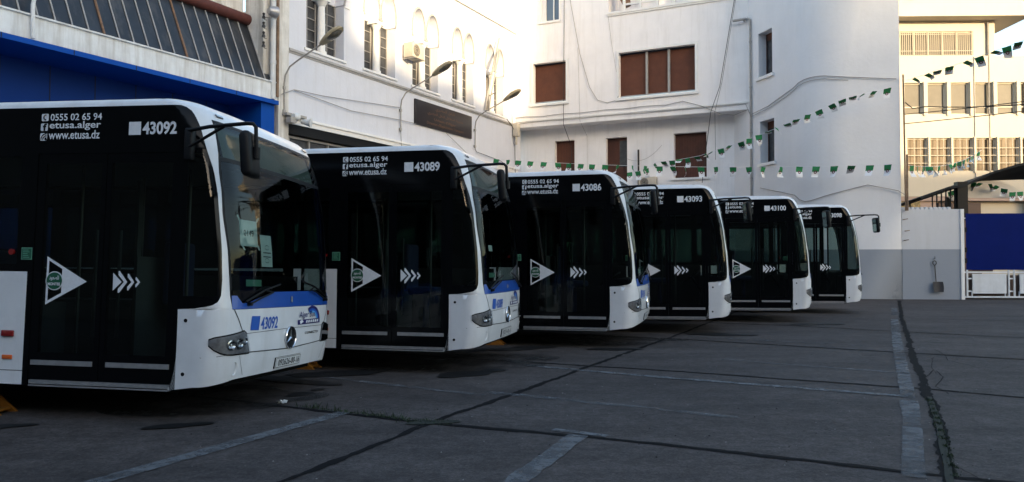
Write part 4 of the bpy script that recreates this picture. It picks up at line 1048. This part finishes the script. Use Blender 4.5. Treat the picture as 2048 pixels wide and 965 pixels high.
# curved corner: straight return, arc, straight front (world coordinates turned into the building's frame)
MI = (Matrix.Translation(BO) @ Matrix.Rotation(BA, 4, 'Z')).inverted()
def TW(x, y, z): return MI @ Vector((x, y, z))
T0 = Vector((10.45, 33.8)); dT = Vector((.2588, -.9659)); nT = Vector((.9659, .2588))     # nT points into the tower
def TS(k, z, dep=0.0): q = T0+dT*k+nT*dep; return TW(q.x, q.y, z)
TWIN = [(.77, 1.78, 9.30, 11.22), (.85, 1.88, 5.58, 7.40)]
w_ = MB()
w_.holes([(-1.6, 0), (3.29, 0), (3.29, 17), (-1.6, 17)], [rect(h) for h in TWIN], lambda k, z: TS(k, z))
for h in TWIN:
    q = rect(h)
    for a, c in zip(q, q[1:]+q[:1]): w_.quad(TS(a[0], a[1]), TS(c[0], c[1]), TS(c[0], c[1], .5), TS(a[0], a[1], .5))
C0 = T0+dT*3.29; Rr = 2.06; cc = C0+nT*Rr
ang0 = math.atan2(-nT.y, -nT.x); ang1 = ang0+R(61)
arcp = [cc+Vector((math.cos(a), math.sin(a)))*Rr for a in frange(ang0, ang1, 28)]
PR = Vector((14.54, 28.72))
path = arcp+[PR]
w_.grid([[TW(q.x, q.y, z) for q in path] for z in (0, 4, 9, 17)])
w_.quad(TW(PR.x, PR.y, 0), TW(PR.x+.25, PR.y+7, 0), TW(PR.x+.25, PR.y+7, 17), TW(PR.x, PR.y, 17))
w_.build("rounded_corner", "plaster_tower", bld, smooth=True)
for h in TWIN:
    wn = MB().quad(TS(h[0], h[2], .42), TS(h[1], h[2], .42), TS(h[1], h[3], .42), TS(h[0], h[3], .42)).build("window", "window_dark", bld)
    f = MB()
    for a, b_, c_, d_ in ((h[0], h[0]+.07, h[2], h[3]), (h[1]-.07, h[1], h[2], h[3]), (h[0], h[1], h[2], h[2]+.07), (h[0], h[1], h[3]-.3, h[3]), ((h[0]+h[1])/2-.04, (h[0]+h[1])/2+.04, h[2], h[3])):
        f.quad(TS(a, c_, .38), TS(b_, c_, .38), TS(b_, d_, .38), TS(a, d_, .38))
    f.build("frame", "shutter_dark", wn)
    s_ = MB(); a, b_ = h[0]-.12, h[1]+.12
    for d0, d1, z0, z1 in ((-.10, -.10, h[2]-.12, h[2]),): s_.quad(TS(a, z0, d0), TS(b_, z0, d0), TS(b_, z1, d0), TS(a, z1, d0)); s_.quad(TS(a, z1, d0), TS(b_, z1, d0), TS(b_, z1, .1), TS(a, z1, .1)); s_.quad(TS(a, z0, d0), TS(b_, z0, d0), TS(b_, z0, .1), TS(a, z0, .1)); s_.quad(TS(a, z0, d0), TS(a, z1, d0), TS(a, z1, 0), TS(a, z0, 0)); s_.quad(TS(b_, z0, d0), TS(b_, z1, d0), TS(b_, z1, 0), TS(b_, z0, 0))
    s_.build("sill", "trim_white", wn)
ac_unit("air_conditioner", BM(-10.05, -.86, 4.90), BA, "small air conditioner low on the wall above the bus roofs", .85, .50, .30)
dp = MB(); q = lambda k, o: T0+dT*k-nT*o
dp.tube([(*q(.25, .07), 1.0), (*q(.25, .07), 12.0), (*q(.1, .07), 12.1), (*q(-.2, .15), 12.15)], .045, 8)
for z in (3, 5, 7, 9, 11): dp.tube([(*q(.25, .07), z), (*q(.25, .07), z+.06)], .06, 8)
tag(dp.build("downpipe", "pipe_grey", smooth=True), "thin grey downpipe where the flat wall meets the rounded corner", "pipe")
tb = empty("tube_light", BM(-5.55, .15, 12.05), BA, label="short tubular lamp projecting near the top of the downpipe", cat="lamp")
MB().tube([(-.35, -.1, 0), (.2, -.1, .02)], .06, 8).build("lamp_tube", "frame_grey", tb, smooth=True)
MB().tube([(.1, .12, -.02), (.1, -.1, .02)], .025, 6).build("bracket", "pipe_grey", tb)
mp = MB(); mp.tube([BM(-10.52, -.75, 5.0), BM(-10.52, -.75, 6.75)], .045, 6)
tag(mp.build("wall_conduit", "cable_dark"), "short dark vertical conduit above the small air conditioner", "pipe")

# cables across the walls
def cable(name, pts, r, mt, lab, cat="cable"):
    return tag(MB().tube(pts, r*.75, 5, cap=False).build(name, mt), lab, cat)
TWR = lambda k, z, o=.04: (*(T0+dT*k-nT*o), z)
arcc = [(*(cc+Vector((math.cos(a), math.sin(a)))*(Rr+.05)), z) for a, z in zip(frange(ang0, ang1, 8), (8.35, 8.48, 8.55, 8.58, 8.58, 8.56, 8.5, 8.46, 8.42))]
cable("wall_cable", wobble([BM(w, .06, 8.62+.02*math.sin(w*3)) for w in frange(-17.1, -9, 16)], .012)+[BM(-8.2, .06, 8.72)]+wobble([BM(w, .07, z) for w, z in ((-7.4, 8.45), (-6.5, 8.0), (-5.9, 7.9), (-5.3, 8.1))], .01)+[TWR(.3, 7.8, .12), TWR(1.5, 7.95), TWR(2.6, 8.2)]+arcc+[(14.4, 28.68, 8.25)], .022, "cable_grey", "long grey cable looping along the back wall and round the curved corner")
cable("wall_cable", wobble([BM(w, .05, 8.34+.015*math.sin(w*2)) for w in frange(-17.1, -5.4, 20)], .012)+[TWR(.3, 7.72, .1), TWR(1.6, 7.86), TWR(2.8, 8.1)]+[(x, y, z-.12) for x, y, z in arcc], .018, "cable_grey", "lower grey cable along the edge of the overhanging floor")
cable("hanging_cable", [BM(-14.0, .05, 16.5), BM(-14.02, .05, 13), BM(-14.05, .06, 9.6), BM(-14.05, .08, 8.1), BM(-14.0, -.8, 7.2), BM(-13.9, -.84, 5.2)], .018, "cable_dark", "dark cable hanging straight down beside the small upper shutter")
cable("hanging_cable", [BM(-13.85, .05, 16.5), BM(-13.7, .05, 14.2), BM(-13.2, .05, 11.5), BM(-12.7, .05, 9.8), BM(-12.3, .05, 9.15), BM(-11.8, .05, 8.97), BM(-11.4, .05, 9.05), BM(-11.25, .05, 9.25)], .018, "cable_grey", "slack grey cable curving down to the wide three-part shutter")
cable("hanging_cable", [BM(-13.3, .05, 11.8), BM(-13.2, .05, 8.2), BM(-13.15, -.8, 7.6), BM(-13.15, -.84, 4.9)], .010, "cable_grey", "very thin cable running down between the shutters of the back wall")
cable("hanging_cable", [BM(-5.7, .35, 17), BM(-5.8, .3, 13.1), BM(-6.5, .2, 9.2), BM(-6.9, .2, 8.1), BM(-7.3, -.3, 5.9), BM(-7.45, -.5, 5.0)], .020, "cable_dark", "dark cable slanting down to the left of the downpipe")
cable("hanging_cable", [BM(-5.6, .35, 17), BM(-5.75, .3, 13.1), BM(-6.4, .2, 9.4), BM(-6.72, .2, 8.1), BM(-6.8, -.3, 6.0)], .012, "cable_dark", "thin cable close beside the dark slanting cable")
cable("hanging_cable", [BM(-11.75, .05, 13.15), BM(-11.6, .05, 11.9), BM(-11.35, .05, 10.4)], .010, "cable_grey", "short thin cable hanging beneath the balcony edge")
cable("hanging_cable", sag(BM(-11.1, -.8, 6.35), BM(-9.4, -.8, 6.9), .35), .010, "cable_grey", "slack thin cable between the two lower dark shutters")
cable("wall_cable", [LAM(18.67, .1, 6.71), LAM(19.26, .08, 6.98), LAM(20.6, .08, 7.03), LAM(25.1, .08, 7.42)], .018, "cable_grey", "upper of two cables running to the lamp left of the plaque")
cable("wall_cable", [LAM(19.26, .08, 6.96), LAM(22.1, .08, 6.78), LAM(25.05, .08, 6.93), LAM(26.1, .1, 6.95)], .018, "cable_grey", "lower of two cables running to the lamp left of the plaque")
cable("wall_cable", [LAM(25.08, .09, 6.5), LAM(25.12, .09, 6.0), LAM(25.2, .12, 5.7)], .018, "cable_grey", "short cable hanging below the lamp left of the plaque")
cable("wall_cable", [LAM(30.8, .08, 6.6), LAM(30.95, .08, 6.42), LAM(33.2, .08, 6.28), LAM(34.6, .08, 6.0)], .018, "cable_dark", "dark cable running right from the lamp right of the plaque")
cable("wall_cable", sag(LAM(28.4, .08, 6.9), LAM(32.5, .08, 5.2), -.05), .014, "cable_grey", "thin cable slanting down below the black plaque")
cable("wall_cable", [LAM(33.9, .1, 8.4), LAM(34.35, .1, 8.2), LAM(34.7, .12, 7.9), LAM(34.75, .12, 6.0), LAM(34.9, .1, 4.5)], .022, "cable_dark", "bundle of dark cable dropping down the inner corner")
cable("wall_cable", [LAM(34.4, .08, 11.2), LAM(34.45, .08, 9.0), LAM(34.55, .08, 8.3)], .014, "cable_grey", "vertical thin cable at the inner corner above the floor band")
cable("wall_cable", [TWR(.9, 4.55)]+[(*(cc+Vector((math.cos(a), math.sin(a)))*(Rr+.05)), z) for a, z in zip(frange(ang0, ang1, 8), (4.05, 3.85, 3.75, 3.78, 3.85, 3.93, 4.0, 4.07, 4.14))]+[(13.4, 28.95, 4.3), (14.4, 28.65, 4.05), (14.62, 28.6, 3.9)], .020, "cable_grey", "grey cable low on the rounded corner above the farthest bus")
vp = MB(); vp.tube([(14.66, 28.62, 3.3), (14.64, 28.62, 6.3), (14.62, 28.62, 8.4)], .03, 6); vp.tube([(14.72, 28.6, 3.3), (14.72, 28.6, 5.4)], .035, 6)
tag(vp.build("corner_conduit", "pipe_rust"), "brown conduit running up the edge of the rounded corner above the low wall", "pipe")

# ------------------------------------------------------------------ right: boundary wall, gate, canopy, far building
bw = empty("boundary_wall", (14.56, 28.72, 0), R(-3), label="low white wall with a grey painted lower half and jagged top", cat="wall")
MB().box(0, 2.11, 0, .25, 0, 3.36).build("wall", "plaster_low", bw)
MB().box(2.11, 2.23, -.05, .28, 0, 3.36).build("end_pier", "trim_white", bw)
s_ = MB()
for k in range(11):
    x = .06+k*.165; s_.poly([(x, .05, 3.36), (x+.11, .05, 3.36), (x+.09, .05, 3.44), (x+.01, .05, 3.45)]); s_.poly([(x, .2, 3.36), (x+.11, .2, 3.36), (x+.09, .2, 3.43), (x+.01, .2, 3.44)]); s_.quad((x+.09, .05, 3.44), (x+.01, .05, 3.45), (x+.01, .2, 3.44), (x+.09, .2, 3.43)); s_.quad((x, .05, 3.36), (x+.01, .05, 3.45), (x+.01, .2, 3.44), (x, .2, 3.36)); s_.quad((x+.11, .05, 3.36), (x+.09, .05, 3.44), (x+.09, .2, 3.43), (x+.11, .2, 3.36))
s_.build("coping_tooth", "plaster_low", bw)
for x, z in ((.04, 2.98), (.10, 2.55), (.06, 2.20)):
    MB().tube([(x, -.0, z), (x+.02, -.08, z), (x+.14, -.09, z+.02)], .016, 6).build("hinge_hook", "pipe_rust", bw)
gt = empty("yard_gate", (16.92, 28.72, 0), R(-3), label="steel gate with a tall blue sheet above white framed panels", cat="gate")
MB().box(.02, 6, -.03, 0, 1.10, 3.20).build("blue_sheet", "gate_blue", gt)
f = MB(); f.box(-.12, -.06, -.04, .04, .0, 3.3); f.box(-.05, 6, -.04, .04, .06, .12); f.box(-.05, 6, -.03, .03, .98, 1.04); f.box(-.05, 6, .02, .05, 3.0, 3.05)
for x in (.02, 1.52, 1.72, 3.22, 3.42, 4.92): f.box(x, x+.05, -.03, .03, .06, 1.1)
for x in (.20, 1.40, 1.90, 3.1, 3.6, 4.8): f.box(x, x+.03, -.02, .02, .12, .30)
for x in (.07, 1.57, 3.27): f.box(x, x+.13, -.02, .02, .28, .33); f.box(x, x+.13, -.02, .02, .75, .80)
f.build("frame", "gate_white", gt)
for x in (.22, 1.92, 3.62): MB().box(x, x+1.22, -.045, -.01, .22, .95).build("white_panel", "gate_white", gt)
MB().box(-.03, 6, .12, .16, .0, .9).box(.25, 1.0, .03, .06, 1.02, 1.16).build("backing_mesh", "brown_panel", gt)
for z in (2.5, 1.75, 1.35): MB().box(-.10, .03, -.06, -.02, z, z+.18).build("hinge", "trim_black", gt)
sh = empty("shovel", (15.78, 28.50, 0), R(-3), label="dark square shovel hanging upright on the grey wall", cat="shovel")
MB().tube([(-.045, .09, .62), (-.09, .09, 1.28)], .018, 8).build("shaft", "shovel_dark", sh)
MB().tube([(-.09, .09, 1.26), (-.16, .09, 1.33), (-.155, .09, 1.41), (-.10, .09, 1.44), (-.04, .09, 1.41), (-.03, .09, 1.33), (-.09, .09, 1.26)], .017, 6).build("grip", "shovel_dark", sh)
rows = []
for k, z in enumerate((.28, .42, .56, .66)):
    wdt = (.17, .19, .19, .175)[k]; rows.append([(x*wdt, .03+.05*abs(x)**2*(-1)+.02*k, z) for x in (-1, -.6, -.2, .2, .6, 1)])
bmx = MB().grid(rows); bmx.grid([[(x, y+.008, z) for x, y, z in r] for r in rows]); bmx.build("blade", "shovel_dark", sh, smooth=True)
MB().tube([(-.09, .20, 1.50), (-.09, .06, 1.52), (-.09, .07, 1.60)], .010, 6).build("hook", "shovel_dark", sh)

cp = empty("carport_canopy", (22, 35, 0), 0, label="dark curved canopy roof over the entrance behind the gate", cat="canopy")
CR = [(-4.13, 4.22), (-2.9, 4.68), (-2.25, 4.75), (-.95, 5.34), (.3, 5.71), (2, 6.0), (5, 6.1), (8, 6.0)]
def croof(x): return lerp_table(CR, x)
r_ = MB(); xs = frange(-4.13, 8, 48)
for (y0, y1, dz) in ((-1.4, 3.5, 0.0), (-1.4, 3.5, -.07)):
    r_.grid([[(x, y, croof(x)+dz-(y-y0)*.10) for x in xs] for y in (y0, y1)])
r_.grid([[(x, -1.4, croof(x)+d) for x in xs] for d in (0, -.10)])
r_.build("roof_sheet", "canopy_dark", cp, smooth=True)
GB = [(-2.03, 4.33), (-1.85, 4.6), (-1.7, 4.78), (-1.2, 4.97), (-.7, 5.05), (.05, 5.04), (.6, 4.85), (1.1, 4.45), (1.5, 4.32)]
gm_ = MB(); xs2 = frange(-2.03, 1.5, 24)
gm_.grid([[(x, -.2, 4.28) for x in xs2], [(x, -.2, lerp_table(GB, x)) for x in xs2]]); gm_.grid([[(x, -.1, 4.28) for x in xs2], [(x, -.1, lerp_table(GB, x)) for x in xs2]]); gm_.grid([[(x, y, lerp_table(GB, x)) for x in xs2] for y in (-.2, -.1)]); gm_.build("gable_panel", "canopy_white", cp)
bt = MB()
for k, x in enumerate(frange(-3.5, -2.5, 5)): bt.box(x-.02, x+.02, -1.2, -1.15, 3.4, croof(x)-.1)
bt.box(-3.6, -2.4, -1.19, -1.16, 3.5, 3.54); bt.build("lattice", "canopy_dark", cp)
for x in (-2.3, 4.6): MB().box(x-.07, x+.07, -.3, -.15, 0, 4.3).build("post", "canopy_dark", cp)
MB().box(-2.45, -2.0, -1.3, -1.0, 3.2, 4.9).build("corner_box", "trim_black", cp)

far = empty("cream_building", (25.1, 50, 0), R(-1.5), label="sunlit cream office building with rows of windows beyond the gate", cat="building")
w_ = MB()
R2 = [(.52+1.49*k, .52+1.49*k+1.16, 10.95, 13.02) for k in range(6)]
R3 = [(.66+1.47*k, .66+1.47*k+1.27, 7.22, 9.40) for k in range(6)]
R1 = [(.32, 5.0, 14.85, 16.44)]
holed(w_, -2, 8.3, 5.6, 14.76, R2+R3, 0, .30); holed(w_, -2, 6.45, 14.76, 17.1, R1, .15, .20)
w_.quad((6.45, .15, 14.7), (6.45, 9, 14.7), (6.45, 9, 17.1), (6.45, .15, 17.1)); w_.quad((8.3, 0, 0), (8.3, 12, 0), (8.3, 12, 14.76), (8.3, 0, 14.76)); w_.quad((-2, 0, 14.76), (8.3, 0, 14.76), (8.3, 9, 14.76), (-2, 9, 14.76))
w_.box(-2, 8.3, .5, .8, 0, 5.6)
w_.build("wall", "cream_wall", far)
MB().box(-2, 8.25, -.9, 9, 17.12, 18.3).build("parapet", "cream_wall", far)
rl = MB()
for k in range(5): rl.box(5.9, 6.0, 0, .1, 5.6, 17)
rl.box(4.98, 5.02, -.06, 0, 5.6, 14.7); rl.build("rain_pipe", "frame_grey", far)
for kk, (rows_, gm) in enumerate(((R2, "window_grey"), (R3, "window_tan"), (R1, "window_grey"))):
    for x0, x1, z0, z1 in rows_:
        y = .22 if kk < 2 else .32
        wn = MB().quad((x0, y, z0), (x1, y, z0), (x1, y, z1), (x0, y, z1)).build("window", gm, far)
        f = MB()
        for a, b_, c_, d_ in ((x0, x0+.07, z0, z1), (x1-.07, x1, z0, z1), (x0, x1, z0, z0+.06), (x0, x1, z1-.08, z1)): f.box(a, b_, y-.06, y, c_, d_)
        if kk == 0: f.box(x0+.07, x1-.07, y-.05, y, z0+.45, z0+.53)
        if kk == 1:
            for z in (z0+.52, z0+1.02, z0+1.5): f.box(x0, x1, -.03, .0, z, z+.03)
            for x in frange(x0, x1, 3)[1:-1]: f.box(x-.012, x+.012, -.03, 0, z0, z1)
        if kk == 2:
            for x in frange(x0, x1, 5)[1:-1]: f.box(x-.06, x+.06, y-.1, y, z0, z1)
            for x in frange(x0, x1, 36): f.box(x-.012, x+.012, .02, .05, z0, z1)
            for z in (z0+.25, z1-.25): f.box(x0, x1, .02, .05, z, z+.03)
        f.build("frame", "cream_wall", wn)
    if kk < 2:
        for x0, x1, z0, z1 in rows_: MB().box(x1+.04, x1+.16, -.10, .0, z0-.1, z1+.05).build("fin", "cream_wall", far)
MB().box(-2, 8.3, .05, .5, 5.3, 5.6).box(1.5, 2.6, .2, .5, 0, 5.3).box(2.6, 4.6, .3, .5, 0, 5.2).build("entrance_panel", "cream_panel", far)
MB().box(2.7, 5.4, .15, .3, 0, 5.2).build("brown_panel", "brown_panel", far)  # brown made darker to include shade from the canopy
MB().box(-1.8, .6, .1, .5, 0, 5.3).box(.9, 1.5, .1, .5, 0, 5.3).build("stone_pier", "stone_yellow", far)
mo = empty("roof_spotlight", (26.0, 49.2, 18.3), 0, label="small dark spotlight on the cream building's roof edge", cat="spotlight")
MB().tube([(0, 0, 0), (-.05, -.25, .25)], .04, 6).build("stem", "cable_dark", mo)
MB().tube([(.3, -.4, .5), (-.1, -.3, .3), (-.35, -.3, .05)], [.05, .16, .24], 10).build("lamp_head", "lamp_olive", mo, smooth=True)
cable("overhead_cable", sag((14.65, 28.6, 6.9), (24, 25, 7.8), .15), .022, "cable_dark", "upper dark overhead cable from the rounded corner to the right")
cable("overhead_cable", sag((14.65, 28.6, 6.55), (24, 25, 7.35), .10), .022, "cable_dark", "lower dark overhead cable from the rounded corner to the right")
cable("overhead_cable", [(14.68, 28.6, 7.35), (14.9, 28.5, 7.1), (15.3, 28.4, 7.15)]+[Vector(v) for v in sag((15.3, 28.4, 7.15), (24, 25, 7.9), .45)][1:], .028, "cable_dark", "thick dark overhead cable with a loop beside the rounded corner")

# ------------------------------------------------------------------ strings of flags
def flag_mesh(kind):
    mb = MB(); rows = []; wdt, hgt = .27, .41
    tw = random.uniform(-.9, .9); sw = random.uniform(-.35, .35); cu = random.uniform(-.5, .5); lift = random.choice([0, 0, 0, .2, .5, 1.1]) if kind else 0
    if kind == 2: lift = random.uniform(.5, 1.35); tw *= .7
    def P(x, v, off=0.0):
        a = tw*v*v+.3*cu*math.sin(3*x)
        xx = x*math.cos(a)*(1-.15*v); yy = x*math.sin(a)+.07*math.sin(4*v+cu*4)*v+off
        zz = -v*hgt*math.cos(lift); yy += v*hgt*math.sin(lift)*.8; xx += sw*v*hgt*.6
        return (xx, yy, zz)
    n = 6
    for k in range(n):
        v0, v1 = k/n, (k+1)/n
        for j in range(4):
            x0, x1 = (-.5+j/4)*wdt, (-.5+(j+1)/4)*wdt
            mb.quad(P(x0, v0), P(x1, v0), P(x1, v1), P(x0, v1), 0 if v1 < .52 else 1)
    for off in (-.006, .006):
        A = frange(0, 2*math.pi, 10)
        for a, a2 in zip(A, A[1:]):
            q = lambda r, t: P(r*math.cos(t)*.75, .54-r*1.75*math.sin(t), off)
            mb.quad(q(.085, a), q(.038, a), q(.038, a2), q(.085, a2), 2)
    return mb
def bunting(path, spacing, lab, start=0.0, wild=0.3, scale=1.0, flat=0.0):
    P = [Vector(p) for p in path]; o = empty("flag_string", P[0], 0, label=lab, cat="bunting", group="strings of green and white flags")
    MB().tube([p-P[0] for p in P], .008, 4, cap=False).build("cord", "flag_white", o)
    d = start; acc = 0; tot = sum((b_-a).length for a, b_ in zip(P, P[1:]))
    for a, b_ in zip(P, P[1:]):
        L_ = (b_-a).length
        while d < acc+L_:
            f_ = (d-acc)/L_; c = a.lerp(b_, f_)-P[0]; dr = (b_-a).normalized()
            fo = flag_mesh(2 if random.random() < flat*d/tot else (random.random() < wild)).build("flag", ["flag_green", "flag_white", "flag_red"], o)
            fo.location = c; fo.scale = (scale,)*3
            fo.rotation_euler = (random.gauss(0, .12), -math.asin(dr.z)*.6, math.atan2(dr.y, dr.x)+(random.gauss(0, .9) if random.random() < wild else random.gauss(0, .25)))
            d += spacing*random.uniform(.85, 1.15)
        acc += L_
    return o
bunting(sag((-.84, 35.6, 6.15), (14.05, 27.7, 4.92), .22, 20), .62, "level string of green and white flags hung across the back wall", .15, .3)
bunting([(5.2, 34.6, 5.405), (5.815, 34.2, 5.442), (6.387, 33.8, 5.774), (7.05, 33.2, 5.776), (7.886, 32.2, 5.838), (9.184, 30.9, 6.206), (10.058, 29.6, 6.495), (11.081, 28.5, 6.899), (12.125, 27.9, 7.353), (13.752, 27.9, 7.743)], .42, "string of flags climbing to the right up to the rounded corner", .1, .6, 1.0, 1.3)
bunting(sag((14.7, 28.45, 8.15), (17.6, 25.6, 9.0), .05, 10), .42, "string of flags rising against the sky at the top right", .2, 1.0, 1.05, 40.0)
bunting(sag((14.75, 28.6, 5.0), (24.5, 40, 7.2), .35, 12), .95, "string of flags continuing behind the low wall towards the cream building", .6, .4, 1.05)
bunting([(19.6, 34.5, 4.5), (20.6, 34.4, 4.95), (21.6, 34.4, 4.85), (22.4, 34.4, 4.5), (23.6, 34.4, 4.6)], .36, "tangled string of flags under the curved canopy", .1, .9)

# ------------------------------------------------------------------ unseen blocks added to shade the yard and darken reflections
bk = empty("shade_occluder", (0, -46, 0), 0, label="plain dark unseen block behind the viewpoint, its skyline shaped to shade the yard", cat="building")
SKY_ = [(-90, 37.6, 34), (37.6, 44, 22.6), (44, 54.0, 23.4), (54.0, 56, 32), (56, 60, 27.8), (60, 61.1, 26.3), (61.1, 75, 27.5), (75, 115, 24.3)]  # stepped skyline shaped to place the sunlit patches on the walls
for k, (x0, x1, h_) in enumerate(SKY_):
    b_ = MB().box(x0, x1-.01, -6-.02*k, 0, 0, h_); b_.build("wall", "backdrop_wall", bk)
sb = empty("horizon_blocker", (52, 0, 0), 0, label="plain unseen row of blocks off to the right, added to block the horizon in reflections", cat="building")  # added to hide the bright horizon from windshield reflections
for k, (y0, y1, h_) in enumerate(((-40, -12, 5), (-12, 4, 3.5), (4, 15, 6), (15, 34, 3.8), (34, 58, 5))):
    MB().box(0, 9-.03*k, y0, y1-.01, 0, h_).build("wall", "blocker_wall", sb)
